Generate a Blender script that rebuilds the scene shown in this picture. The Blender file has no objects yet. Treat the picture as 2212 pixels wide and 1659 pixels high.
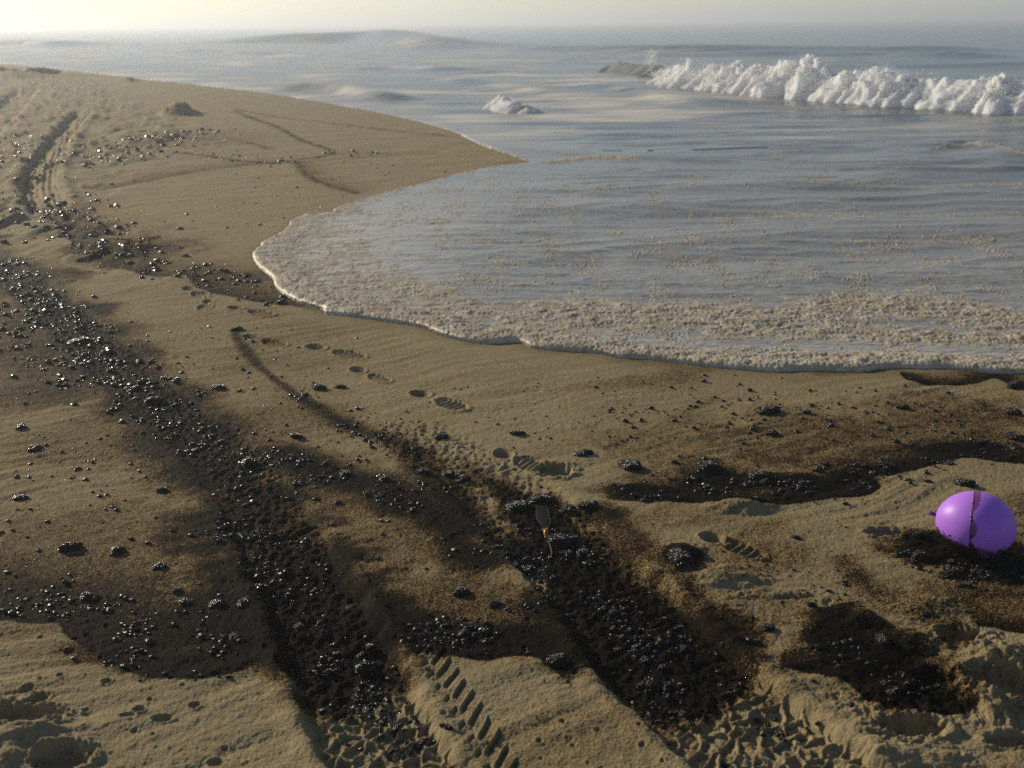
import bpy, math, random
import numpy as np
from mathutils import Matrix, Vector

scene = bpy.context.scene
COL = scene.collection
rng = np.random.default_rng(7)
random.seed(7)

# ------------------------------------------------------------------ camera
H = 1.5                       # eye height over the wet sand
PITCH = math.radians(19.98)
ROLL = math.radians(0.64)
FPX = 35.0 / 36.0 * 2212.0    # focal length in survey units (frame 2212 x 1659)
fw = np.array([0, math.cos(PITCH), -math.sin(PITCH)])
r0 = np.array([1.0, 0, 0])
u0 = np.array([0, math.sin(PITCH), math.cos(PITCH)])
rt = r0 * math.cos(ROLL) - u0 * math.sin(ROLL)
up = u0 * math.cos(ROLL) + r0 * math.sin(ROLL)

cam_data = bpy.data.cameras.new('camera')
cam = bpy.data.objects.new('camera', cam_data)
COL.objects.link(cam)
M = Matrix.Identity(4)
for i in range(3):
    M[i][0] = rt[i]; M[i][1] = up[i]; M[i][2] = -fw[i]
M[0][3], M[1][3], M[2][3] = 0, 0, H
cam.matrix_world = M
cam_data.lens = 35.0
cam_data.sensor_width = 36.0
cam_data.clip_start = 0.05
cam_data.clip_end = 40000
cam_data.dof.use_dof = True
cam_data.dof.focus_distance = 3.5
cam_data.dof.aperture_fstop = 3.6
scene.camera = cam

# ------------------------------------------------------------------ sky, sun, exposure
SUN_AZ = math.radians(-50)    # left of the viewing direction
SUN_EL = math.radians(20)
world = bpy.data.worlds.new('World')
scene.world = world
world.use_nodes = True
wn, wl = world.node_tree.nodes, world.node_tree.links
wn.clear()
sky = wn.new('ShaderNodeTexSky')
sky.sky_type = 'NISHITA'
sky.sun_disc = False
sky.sun_elevation = SUN_EL
sky.sun_rotation = SUN_AZ
sky.air_density = 0.8
sky.dust_density = 0.3
sky.ozone_density = 1.0
bg = wn.new('ShaderNodeBackground')
bg.inputs['Strength'].default_value = 0.088
wo = wn.new('ShaderNodeOutputWorld')
wl.new(sky.outputs[0], bg.inputs['Color'])
wl.new(bg.outputs[0], wo.inputs['Surface'])

sun_data = bpy.data.lights.new('sun', 'SUN')
sun_data.energy = 5.0
sun_data.angle = math.radians(0.5)
sun_data.color = (1.0, 0.88, 0.68)
sun = bpy.data.objects.new('sun', sun_data)
COL.objects.link(sun)
sdir = Vector((math.sin(SUN_AZ) * math.cos(SUN_EL), math.cos(SUN_AZ) * math.cos(SUN_EL), math.sin(SUN_EL)))
sun.rotation_euler = sdir.to_track_quat('Z', 'Y').to_euler()

scene.view_settings.view_transform = 'Standard'
scene.view_settings.look = 'None'
scene.view_settings.gamma = 1.0
scene.view_settings.use_curve_mapping = False
scene.view_settings.exposure = 0.1
scene.cycles.use_denoising = False
scene.cycles.volume_bounces = 0
scene.cycles.max_bounces = 6
scene.cycles.diffuse_bounces = 3
scene.cycles.caustics_reflective = False
scene.cycles.caustics_refractive = False
scene.cycles.sample_clamp_indirect = 4.0

# ------------------------------------------------------------------ helpers: geometry on the ground
def G(px, py, z=0.0):
    """survey coordinates -> point on the level ground"""
    d = fw + rt * ((px - 1106.0) / FPX) + up * ((829.5 - py) / FPX)
    t = (H - z) / max(-d[2], 1e-5)
    return np.array([d[0] * t, d[1] * t])

def GL(pts):
    return np.array([G(*p) for p in pts])

def depth_of(x, y):
    return y * fw[1] + (0 - H) * fw[2]

def project(x, y, z):
    v = np.array([x, y, z - H])
    d = v @ fw
    return 1106 + FPX * (v @ rt) / d, 829.5 - FPX * (v @ up) / d, d

def sstep(a, b, x):
    t = np.clip((x - a) / (b - a), 0, 1)
    return t * t * (3 - 2 * t)

def catmull(pts, n=6):
    pts = np.asarray(pts, float)
    P = np.vstack([2 * pts[0] - pts[1], pts, 2 * pts[-1] - pts[-2]])
    out = []
    for i in range(1, len(P) - 2):
        for k in range(n):
            t = k / n
            a, b, c, d = P[i - 1], P[i], P[i + 1], P[i + 2]
            out.append(0.5 * (2 * b + (c - a) * t + (2 * a - 5 * b + 4 * c - d) * t * t + (3 * b - a - 3 * c + d) * t ** 3))
    out.append(P[-2])
    return np.array(out)

def line_dist(X, Y, line):
    """distance, arc length, signed side (+ = left of travel) to a polyline"""
    best = np.full(X.shape, 1e18); arc = np.zeros(X.shape); side = np.zeros(X.shape)
    s = 0.0
    for (ax, ay), (bx, by) in zip(line[:-1], line[1:]):
        dx, dy = bx - ax, by - ay
        L2 = dx * dx + dy * dy + 1e-12
        L = math.sqrt(L2)
        t = np.clip(((X - ax) * dx + (Y - ay) * dy) / L2, 0, 1)
        d2 = (X - ax - t * dx) ** 2 + (Y - ay - t * dy) ** 2
        m = d2 < best
        best = np.where(m, d2, best)
        arc = np.where(m, s + t * L, arc)
        side = np.where(m, dx * (Y - ay) - dy * (X - ax), side)
        s += L
    return np.sqrt(best), arc, np.sign(side), s

def near_line(X, Y, line, margin):
    """mask of the points close to a polyline, and line_dist for those only"""
    lo = line.min(0) - margin; hi = line.max(0) + margin
    m = (X > lo[0]) & (X < hi[0]) & (Y > lo[1]) & (Y < hi[1])
    if not m.any():
        return m, None
    return m, line_dist(X[m], Y[m], line)

def poly_inside(X, Y, poly):
    ins = np.zeros(X.shape, bool)
    n = len(poly)
    for i in range(n):
        ax, ay = poly[i]; bx, by = poly[(i + 1) % n]
        c = ((ay > Y) != (by > Y))
        xi = (bx - ax) * (Y - ay) / (by - ay + 1e-15) + ax
        ins ^= c & (X < xi)
    return ins

def poly_sd(X, Y, poly):
    d = line_dist(X, Y, np.vstack([poly, poly[:1]]))[0]
    return np.where(poly_inside(X, Y, poly), d, -d)

def _hash(ix, iy, seed):
    with np.errstate(over='ignore'):
        h = ix.astype(np.int32).view(np.uint32) * np.uint32(374761393) + iy.astype(np.int32).view(np.uint32) * np.uint32(668265263) + np.uint32((seed * 974634721) & 0xFFFFFFFF)
        h = (h ^ (h >> np.uint32(13))) * np.uint32(1274126177)
        h = (h ^ (h >> np.uint32(16))) * np.uint32(2246822519)
        return h ^ (h >> np.uint32(15))

def noise(x, y, seed=0):
    x = np.asarray(x); y = np.asarray(y)
    ix, iy = np.floor(x), np.floor(y)
    fx, fy = (x - ix).astype(np.float32), (y - iy).astype(np.float32)
    ux, uy = fx * fx * fx * (fx * (fx * 6 - 15) + 10), fy * fy * fy * (fy * (fy * 6 - 15) + 10)
    def g(ox, oy):
        a = (_hash(ix + ox, iy + oy, seed) >> np.uint32(20)).astype(np.int32)
        return COS_T[a] * (fx - ox) + SIN_T[a] * (fy - oy)
    n0 = g(0, 0) * (1 - ux) + g(1, 0) * ux
    n1 = g(0, 1) * (1 - ux) + g(1, 1) * ux
    return ((n0 * (1 - uy) + n1 * uy) * 1.5).astype(np.float64)

COS_T = np.cos(np.arange(4096) * 2 * math.pi / 4096).astype(np.float32)
SIN_T = np.sin(np.arange(4096) * 2 * math.pi / 4096).astype(np.float32)

def fbm(x, y, octv=3, seed=0, gain=0.5):
    s = 0; a = 1.0; t = 0
    for o in range(octv):
        s = s + a * noise(x * 2 ** o + 17.3 * o, y * 2 ** o - 9.1 * o, seed + 31 * o)
        t += a; a *= gain
    return s / t

def worley(x, y, seed=0):
    ix, iy = np.floor(x), np.floor(y)
    f1 = np.full(x.shape, 9.0); f2 = np.full(x.shape, 9.0); idr = np.zeros(x.shape)
    for ox in (-1, 0, 1):
        for oy in (-1, 0, 1):
            h = _hash(ix + ox, iy + oy, seed).astype(np.int64)
            px = ix + ox + (h & 0xFFFF) / 65536.0
            py = iy + oy + (h >> 16) / 65536.0
            d = np.sqrt((x - px) ** 2 + (y - py) ** 2)
            m = d < f1
            f2 = np.where(m, f1, np.minimum(f2, d))
            idr = np.where(m, ((h * 7919) & 0xFFFF) / 65536.0, idr)
            f1 = np.where(m, d, f1)
    return f1, f2, idr

def new_mesh(name, V, F, attrs=None, smooth=True):
    me = bpy.data.meshes.new(name)
    V = np.asarray(V, np.float32); F = np.asarray(F, np.int32)
    k = F.shape[1]
    me.vertices.add(len(V)); me.vertices.foreach_set('co', V.ravel())
    me.loops.add(F.size); me.loops.foreach_set('vertex_index', F.ravel())
    me.polygons.add(len(F))
    me.polygons.foreach_set('loop_start', np.arange(0, F.size, k, dtype=np.int32))
    me.polygons.foreach_set('loop_total', np.full(len(F), k, np.int32))
    me.polygons.foreach_set('use_smooth', np.full(len(F), smooth, bool))
    for an, av in (attrs or {}).items():
        a = me.attributes.new(an, 'FLOAT', 'POINT')
        a.data.foreach_set('value', np.asarray(av, np.float32).ravel())
    me.update(calc_edges=True)
    return me

def grid_faces(ny, nx, keep=None):
    idx = np.arange(ny * nx).reshape(ny, nx)
    F = np.stack([idx[:-1, :-1], idx[:-1, 1:], idx[1:, 1:], idx[1:, :-1]], -1).reshape(-1, 4)
    if keep is not None:
        F = F[keep.ravel()[F].any(1)]
    return F

def compact(V, F, attrs):
    used = np.zeros(len(V), bool); used[F.ravel()] = True
    remap = np.cumsum(used) - 1
    return V[used], remap[F], {k: v.ravel()[used] for k, v in attrs.items()}

def link(name, me, mat=None, parent=None, **props):
    o = bpy.data.objects.new(name, me)
    COL.objects.link(o)
    if mat is not None and me is not None and not me.materials:
        me.materials.append(mat)
    if parent is not None:
        o.parent = parent
    for k, v in props.items():
        o[k] = v
    return o

def empty(name, loc, **props):
    o = bpy.data.objects.new(name, None)
    o.location = loc
    o.empty_display_size = 0.05
    COL.objects.link(o)
    for k, v in props.items():
        o[k] = v
    return o

# ------------------------------------------------------------------ helpers: materials
class NT:
    def __init__(self, name):
        self.m = bpy.data.materials.new(name); self.m.use_nodes = True
        self.t = self.m.node_tree; self.t.nodes.clear()
        self.out = self.t.nodes.new('ShaderNodeOutputMaterial')
    def n(self, typ, **kw):
        nd = self.t.nodes.new(typ)
        for k, v in kw.items():
            if k.startswith('i_'):
                nd.inputs[k[2:].replace('_', ' ')].default_value = v
            else:
                setattr(nd, k, v)
        return nd
    def set(self, sock, v):
        if hasattr(v, 'is_linked') or isinstance(v, bpy.types.NodeSocket):
            self.t.links.new(v, sock)
        else:
            sock.default_value = v
    def math(self, op, a, b=0.0, c=None, clamp=False):
        nd = self.n('ShaderNodeMath', operation=op, use_clamp=clamp)
        self.set(nd.inputs[0], a); self.set(nd.inputs[1], b)
        if c is not None: self.set(nd.inputs[2], c)
        return nd.outputs[0]
    def mixc(self, f, a, b, blend='MIX'):
        nd = self.n('ShaderNodeMix', data_type='RGBA', blend_type=blend)
        self.set(nd.inputs[0], f); self.set(nd.inputs[6], a); self.set(nd.inputs[7], b)
        return nd.outputs[2]
    def mixf(self, f, a, b):
        nd = self.n('ShaderNodeMix', data_type='FLOAT')
        self.set(nd.inputs[0], f); self.set(nd.inputs[2], a); self.set(nd.inputs[3], b)
        return nd.outputs[0]
    def attr(self, name):
        return self.n('ShaderNodeAttribute', attribute_name=name).outputs['Fac']
    def coord(self, scale=(1, 1, 1), rot=(0, 0, 0)):
        tc = self.n('ShaderNodeTexCoord')
        mp = self.n('ShaderNodeMapping')
        mp.inputs['Scale'].default_value = scale
        mp.inputs['Rotation'].default_value = rot
        self.t.links.new(tc.outputs['Object'], mp.inputs['Vector'])
        return mp.outputs[0]
    def noise(self, vec, scale, detail=3.0, rough=0.55):
        nd = self.n('ShaderNodeTexNoise')
        nd.inputs['Scale'].default_value = scale
        nd.inputs['Detail'].default_value = detail
        nd.inputs['Roughness'].default_value = rough
        self.t.links.new(vec, nd.inputs['Vector'])
        return nd.outputs[0]
    def voro(self, vec, scale, feature='F1'):
        nd = self.n('ShaderNodeTexVoronoi', feature=feature)
        nd.inputs['Scale'].default_value = scale
        self.t.links.new(vec, nd.inputs['Vector'])
        return nd.outputs['Distance']
    def ramp(self, f, stops):
        nd = self.n('ShaderNodeValToRGB')
        el = nd.color_ramp.elements
        while len(el) < len(stops): el.new(0.5)
        for e, (p, c) in zip(el, stops):
            e.position = p; e.color = (*c, 1) if len(c) == 3 else c
        self.set(nd.inputs[0], f)
        return nd.outputs[0]
    def smooth(self, x, a, b):
        nd = self.n('ShaderNodeMapRange', interpolation_type='SMOOTHSTEP')
        self.set(nd.inputs[0], x)
        nd.inputs[1].default_value = a; nd.inputs[2].default_value = b
        return nd.outputs[0]
    def bump(self, h, strength, dist, normal=None):
        nd = self.n('ShaderNodeBump')
        nd.inputs['Strength'].default_value = strength
        nd.inputs['Distance'].default_value = dist
        self.set(nd.inputs['Height'], h)
        if normal is not None: self.t.links.new(normal, nd.inputs['Normal'])
        return nd.outputs[0]
    def bsdf(self, **kw):
        nd = self.n('ShaderNodeBsdfPrincipled')
        for k, v in kw.items():
            self.set(nd.inputs[k], v)
        return nd
    def done(self, shader):
        self.t.links.new(shader, self.out.inputs['Surface'])
        return self.m

# sand, oil-stained
def mat_sand():
    t = NT('oiled_sand')
    c = t.coord()
    oil = t.attr('oil'); wet = t.attr('wet')
    n1 = t.noise(c, 3.0, 5); n2 = t.noise(c, 22.0, 4, 0.6); n3 = t.noise(c, 160.0, 3, 0.7); n4 = t.noise(c, 420.0, 2, 0.7)
    o = t.math('ADD', oil, t.math('MULTIPLY', t.math('SUBTRACT', n2, 0.5), t.mixf(oil, 0.22, 0.6)))
    o = t.math('ADD', o, t.math('MULTIPLY', t.math('SUBTRACT', n3, 0.5), t.math('ADD', 0.16, t.math('MULTIPLY', t.math('MULTIPLY', oil, t.math('SUBTRACT', 1.15, oil)), 4.2))), clamp=True)
    o = t.mixf(0.38, o, t.smooth(o, 0.18, 0.60))
    base = t.ramp(o, [(0.0, (0.345, 0.280, 0.163)), (0.14, (0.248, 0.187, 0.096)), (0.34, (0.115, 0.068, 0.023)),
                      (0.52, (0.042, 0.025, 0.009)), (0.74, (0.012, 0.008, 0.004)), (1.0, (0.005, 0.004, 0.003))])
    base = t.mixc(0.55, base, t.mixc(t.smooth(n4, 0.3, 0.7), (0.55, 0.52, 0.48, 1), (1.25, 1.22, 1.15, 1)), 'MULTIPLY')
    base = t.mixc(t.math('MULTIPLY', t.smooth(n1, 0.35, 0.7), 0.35), base, t.mixc(1.0, base, (0.72, 0.70, 0.66, 1), 'MULTIPLY'))
    sp = t.smooth(t.noise(t.coord((1, 2.2, 1), (0, 0, 0.5)), 62.0, 3, 0.6), 0.66, 0.72)
    base = t.mixc(t.math('MULTIPLY', sp, 0.6), base, (0.035, 0.026, 0.016, 1))
    base = t.mixc(wet, base, t.mixc(1.0, base, (0.5, 0.46, 0.42, 1), 'MULTIPLY'))
    rough = t.mixf(o, 0.85, 0.62)
    rough = t.mixf(wet, rough, 0.3)
    h = t.math('ADD', t.math('MULTIPLY', n4, 0.5), t.math('MULTIPLY', n3, 1.0))
    nb = t.bump(h, 1.0, 0.0055)
    b = t.bsdf(**{'Base Color': base, 'Roughness': rough, 'Normal': nb, 'Specular IOR Level': 0.3, 'IOR': t.mixf(o, 1.2, 1.10)})
    return t.done(b.outputs[0])

def mat_tar(dust):
    t = NT('tar_dusty' if dust else 'tar')
    c = t.coord()
    n = t.noise(c, 9.0 if not dust else 14.0, 4, 0.6); n2 = t.noise(c, 30.0, 3, 0.7)
    d = t.smooth(n2, 0.54 if not dust else 0.44, 0.7)
    base = t.mixc(t.math('MULTIPLY', d, 0.25 if not dust else 0.7), (0.009, 0.008, 0.008, 1), (0.13, 0.1, 0.06, 1))
    nb = t.bump(t.math('ADD', n, t.math('MULTIPLY', n2, 0.25)), 0.65, 0.12)
    b = t.bsdf(**{'Base Color': base, 'Roughness': t.mixf(d, 0.23, 0.65), 'Normal': nb, 'IOR': t.mixf(d, 1.36, 1.15)})
    return t.done(b.outputs[0])

def mat_tar_fine():
    t = NT('tar_grit')
    c = t.coord()
    n2 = t.noise(c, 120.0, 3, 0.7)
    d = t.smooth(n2, 0.55, 0.75)
    base = t.mixc(t.math('MULTIPLY', d, 0.5), (0.009, 0.008, 0.008, 1), (0.12, 0.09, 0.05, 1))
    nb = t.bump(n2, 0.8, 0.004)
    b = t.bsdf(**{'Base Color': base, 'Roughness': t.mixf(d, 0.26, 0.65), 'Normal': nb, 'IOR': t.mixf(d, 1.36, 1.12)})
    return t.done(b.outputs[0])

def mat_water(pale=False):
    t = NT('wave_water' if pale else 'sea_water')
    oil = t.attr('silt')
    far = t.attr('far')
    c1 = t.coord((1.0, 2.6, 1.0), (0, 0, 0.12)); c2 = t.coord((1.0, 2.2, 1), (0, 0, -0.2)); c3 = t.coord((0.25, 0.9, 1), (0, 0, 0.05))
    h_near = t.math('ADD', t.math('MULTIPLY', t.noise(c1, 9.0, 4, 0.6), 0.008), t.math('MULTIPLY', t.noise(c2, 30.0, 3, 0.6), 0.0025))
    h_far = t.math('ADD', t.math('MULTIPLY', t.noise(c3, 1.1, 3, 0.5), 0.13), t.math('MULTIPLY', t.noise(c1, 2.0, 2, 0.5), 0.018))
    h = t.mixf(far, h_near, h_far)
    nb = t.bump(h, 0.15 if pale else 1.0, 1.0)
    base = t.mixc(oil, (0.095, 0.105, 0.105, 1), (0.215, 0.188, 0.150, 1))
    if pale: base = t.mixc(oil, (0.17, 0.185, 0.18, 1), (0.24, 0.21, 0.165, 1))
    film_sheen = t.attr('film_sheen')
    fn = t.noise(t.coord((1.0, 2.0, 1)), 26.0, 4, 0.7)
    ff = t.math('MULTIPLY', film_sheen, t.smooth(t.math('ADD', fn, t.math('MULTIPLY', film_sheen, 0.25)), 0.42, 0.66))
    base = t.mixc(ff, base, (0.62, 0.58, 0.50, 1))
    b = t.bsdf(**{'Base Color': base, 'Roughness': t.math('ADD', t.mixf(far, 0.10, 0.2), t.math('MULTIPLY', ff, 0.4)), 'IOR': 1.333, 'Normal': nb, 'Specular IOR Level': 0.5})
    return t.done(b.outputs[0])

def mat_foam(name, col, col2, trans, scale):
    t = NT(name)
    c = t.coord()
    n = t.noise(c, scale, 4, 0.65)
    n2 = t.noise(c, scale * 0.12, 4, 0.6)
    base = t.mixc(t.smooth(n2, 0.36, 0.62), (*col, 1), (*col2, 1))
    base = t.mixc(t.math('MULTIPLY', t.smooth(n, 0.62, 0.38), 0.35), base, t.mixc(1.0, base, (0.62, 0.56, 0.5, 1), 'MULTIPLY'))
    nb = t.bump(n, 0.7, 0.35 / scale)
    b = t.bsdf(**{'Base Color': base, 'Roughness': 0.45, 'Normal': nb, 'Specular IOR Level': 0.35})
    tr = t.n('ShaderNodeBsdfTranslucent')
    t.set(tr.inputs['Color'], base)
    mx = t.n('ShaderNodeMixShader')
    mx.inputs[0].default_value = trans
    t.t.links.new(b.outputs[0], mx.inputs[1]); t.t.links.new(tr.outputs[0], mx.inputs[2])
    return t.done(mx.outputs[0])

def mat_simple(name, col, rough=0.5, trans=0.0, nscale=30.0, amt=0.35, spec=0.3):
    t = NT(name)
    n = t.noise(t.coord(), nscale, 4, 0.6)
    base = t.mixc(t.math('MULTIPLY', n, amt), (*col, 1), (col[0] * 0.35, col[1] * 0.35, col[2] * 0.35, 1))
    nb = t.bump(n, 0.4, 0.2 / nscale)
    b = t.bsdf(**{'Base Color': base, 'Roughness': rough, 'Normal': nb, 'Specular IOR Level': spec})
    if trans <= 0:
        return t.done(b.outputs[0])
    tr = t.n('ShaderNodeBsdfTranslucent'); t.set(tr.inputs['Color'], base)
    mx = t.n('ShaderNodeMixShader'); mx.inputs[0].default_value = trans
    t.t.links.new(b.outputs[0], mx.inputs[1]); t.t.links.new(tr.outputs[0], mx.inputs[2])
    return t.done(mx.outputs[0])

SAND = mat_sand()
TAR = mat_tar(False)
TAR_DUST = mat_tar(True)
GRIT = mat_tar_fine()
WATER = mat_water()
WAVE = mat_water(True)
SWASH_FOAM = mat_foam('swash_foam', (0.78, 0.71, 0.57), (0.60, 0.49, 0.33), 0.4, 110.0)
def mat_surf():
    t = NT('surf_foam')
    n = t.noise(t.coord(), 14.0, 4, 0.6)
    nb = t.bump(n, 0.2, 0.05)
    b = t.bsdf(**{'Base Color': (0.95, 0.95, 0.94, 1), 'Roughness': 0.8, 'Normal': nb, 'Specular IOR Level': 0.1,
                  'Subsurface Weight': 0.7, 'Subsurface Radius': (1.0, 1.0, 1.0), 'Subsurface Scale': 0.18})
    tr = t.n('ShaderNodeBsdfTranslucent'); tr.inputs['Color'].default_value = (0.95, 0.95, 0.94, 1)
    mx = t.n('ShaderNodeMixShader'); mx.inputs[0].default_value = 0.42
    t.t.links.new(b.outputs[0], mx.inputs[1]); t.t.links.new(tr.outputs[0], mx.inputs[2])
    return t.done(mx.outputs[0])
SURF_FOAM = mat_surf()

# ------------------------------------------------------------------ shoreline
SHORE_PX = [(-600, 96), (-250, 113), (0, 137), (100, 148), (200, 158), (300, 170), (400, 181), (500, 192), (600, 205), (700, 222),
            (800, 240), (900, 262), (980, 285), (1003, 296), (1040, 314), (1080, 328), (1120, 342), (1150, 353), (1100, 357),
            (1050, 363), (980, 378), (900, 400), (820, 420), (765, 437), (722, 452), (716, 460), (660, 466), (628, 478), (622, 490), (597, 510),
            (565, 526), (563, 534), (545, 550), (557, 576), (588, 602), (596, 622), (637, 650), (695, 668), (704, 678), (760, 684), (830, 694), (905, 706),
            (955, 724), (1010, 738), (1060, 743), (1112, 739), (1132, 744), (1152, 752), (1200, 758), (1290, 763), (1340, 773), (1400, 776),
            (1500, 789), (1600, 799), (1680, 804), (1740, 801), (1860, 803), (1905, 796), (1990, 796), (2050, 796), (2120, 804),
            (2180, 807), (2300, 809), (2500, 818), (2900, 826)]
SHORE = GL(SHORE_PX)
SHORE = np.vstack([catmull(SHORE[:18], 5), catmull(SHORE[17:], 4)[1:]])
far_left = SHORE[0] + (SHORE[0] - SHORE[8]) / np.linalg.norm(SHORE[0] - SHORE[8]) * 3000
WATER_POLY = np.vstack([[far_left], SHORE, [(8, 3.0), (25, -2), (14000, -3000), (14000, 14000), (-14000, 14000)]])

def water_sd(X, Y):
    """signed distance to the water's edge (+ in the water); exact near it, interpolated far from it on large grids"""
    if X.ndim < 2 or min(X.shape) < 60:
        return poly_sd(X, Y, WATER_POLY)
    st = 8
    ri = np.unique(np.r_[np.arange(0, X.shape[0], st), X.shape[0] - 1]); ci = np.unique(np.r_[np.arange(0, X.shape[1], st), X.shape[1] - 1])
    c = poly_sd(X[np.ix_(ri, ci)], Y[np.ix_(ri, ci)], WATER_POLY)
    fr = np.interp(np.arange(X.shape[0]), ri, np.arange(len(ri))); fc = np.interp(np.arange(X.shape[1]), ci, np.arange(len(ci)))
    r0_ = np.minimum(fr.astype(int), len(ri) - 2); c0_ = np.minimum(fc.astype(int), len(ci) - 2)
    wr = (fr - r0_)[:, None]; wc = (fc - c0_)[None]
    q = lambda a, b: c[np.ix_(r0_ + a, c0_ + b)]
    d = (q(0, 0) * (1 - wr) + q(1, 0) * wr) * (1 - wc) + (q(0, 1) * (1 - wr) + q(1, 1) * wr) * wc
    mn = np.minimum(np.minimum(np.abs(q(0, 0)), np.abs(q(1, 0))), np.minimum(np.abs(q(0, 1)), np.abs(q(1, 1))))
    bx_ = np.abs(X[np.ix_(ri[r0_ + 1], ci[c0_ + 1])] - X[np.ix_(ri[r0_], ci[c0_])]); by_ = np.abs(Y[np.ix_(ri[r0_ + 1], ci[c0_ + 1])] - Y[np.ix_(ri[r0_], ci[c0_])])
    m = mn < 1.6 * np.hypot(bx_, by_) + 0.05
    d[m] = poly_sd(X[m], Y[m], WATER_POLY)
    return d

# ------------------------------------------------------------------ sand relief and oil
T1 = catmull(GL([(905, 1760), (850, 1659), (812, 1580), (745, 1430), (655, 1250), (565, 1090), (470, 970), (340, 865), (210, 745), (90, 640), (-80, 530)]), 5)
T2 = catmull(GL([(1800, 1760), (1690, 1659), (1590, 1560), (1440, 1430), (1340, 1310), (1235, 1200), (1120, 1085), (1000, 1000), (880, 945)]), 5)
TFAR = catmull(GL([(185, 235), (150, 275), (115, 320), (92, 360), (84, 400), (100, 440), (120, 470)]), 5)
TFAR2 = catmull(GL([(60, 190), (10, 240), (-60, 300)]), 5)

EDGES = [  # sharp-edged deposits: polyline, fade length, strength
    ([(-250, 1325), (0, 1342), (70, 1350), (130, 1350), (140, 1372), (220, 1420), (300, 1455), (380, 1466), (450, 1462), (520, 1445), (565, 1420), (610, 1421)], 0.42, 0.85),
    ([(875, 1428), (905, 1412), (950, 1410), (1000, 1420), (1050, 1426), (1100, 1416), (1150, 1421), (1190, 1441), (1225, 1475)], 0.30, 0.85),
    ([(1655, 1440), (1700, 1450), (1760, 1462), (1830, 1476), (1850, 1500), (1900, 1528), (1950, 1545), (2060, 1551), (2112, 1530), (2095, 1500)], 0.16, 0.8),
    ([(1250, 1068), (1290, 1076), (1350, 1084), (1450, 1085), (1550, 1088), (1640, 1096), (1720, 1090), (1800, 1077), (1870, 1072), (1902, 1052), (1890, 1032), (1960, 1022), (2050, 998), (2100, 990), (2212, 1002), (2500, 1005)], 0.26, 0.85),
    ([(1935, 797), (1960, 820), (2000, 830), (2060, 833), (2110, 828), (2150, 818), (2212, 842), (2300, 860)], 0.16, 0.75),
    ([(60, 430), (140, 510), (200, 560), (270, 582), (340, 598), (400, 597), (425, 622), (500, 642), (570, 655), (640, 662), (720, 690)], 0.5, 0.6),
    ([(2090, 1352), (2140, 1356), (2212, 1367), (2400, 1380)], 0.15, 0.7),
    ([(190, 415), (330, 385), (430, 368), (560, 352), (640, 345)], 0.5, 0.3),
    ([(640, 345), (655, 375), (690, 395), (780, 421)], 0.35, 0.34),
]
EDGES = [(catmull(GL(l), 5), L, s) for l, L, s in EDGES]
TRAILS = [  # thin dark drift lines: polyline, half width, strength
    ([(-120, 500), (-20, 560), (90, 650), (210, 755), (330, 865), (450, 985), (560, 1100)], 0.22, 0.6),
    ([(-100, 640), (40, 720), (120, 800), (180, 880)], 0.28, 0.36),
    ([(1300, 1090), (1420, 1200), (1540, 1330), (1660, 1440)], 0.07, 0.36),
    ([(2212, 905), (2000, 915), (1800, 950), (1600, 1000)], 0.12, 0.32),
    ([(330, 322), (430, 335), (560, 351), (640, 345), (720, 330), (650, 302), (600, 275), (545, 255), (495, 236)], 0.06, 0.42),
    ([(490, 233), (600, 252), (760, 272), (900, 288), (1000, 297)], 0.05, 0.42),
    ([(250, 300), (330, 292), (420, 300), (500, 300), (600, 325)], 0.10, 0.3),
    ([(720, 330), (860, 332), (960, 330)], 0.25, 0.16),
    ([(190, 415), (330, 387), (430, 370), (560, 353), (640, 347)], 0.06, 0.42),
    ([(640, 345), (660, 378), (700, 398), (790, 421)], 0.08, 0.34),
    ([(500, 705), (520, 742), (545, 775), (590, 818), (640, 850), (700, 890), (760, 925), (820, 945), (880, 965)], 0.035, 0.5),
    ([(620, 845), (690, 885), (760, 925), (850, 950), (900, 985)], 0.08, 0.45),
    ([(560, 960), (660, 1005), (740, 1035), (830, 1060), (930, 1100), (1010, 1180), (1090, 1250)], 0.11, 0.75),
    ([(880, 960), (960, 1060), (1040, 1150), (1110, 1210)], 0.10, 0.6),
    ([(1290, 980), (1400, 930), (1480, 890), (1560, 850)], 0.035, 0.3),
    ([(1380, 1010), (1500, 960), (1640, 930), (1760, 900)], 0.06, 0.22),
    ([(1560, 960), (1700, 1000), (1820, 990), (1960, 965), (2212, 950)], 0.12, 0.3),
    ([(1780, 1300), (1850, 1370), (1930, 1440), (2030, 1510)], 0.12, 0.75),
    ([(1800, 1190), (1880, 1270), (1990, 1330), (2100, 1350)], 0.07, 0.35),
    ([(0, 930), (130, 960), (300, 930), (430, 985)], 0.16, 0.12),
    ([(-60, 1240), (120, 1270), (300, 1330), (480, 1390)], 0.14, 0.4),
    ([(2100, 860), (2170, 900), (2260, 930)], 0.07, 0.35),
]
TRAILS = [(catmull(GL(l), 4), w, s) for l, w, s in TRAILS]
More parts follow.
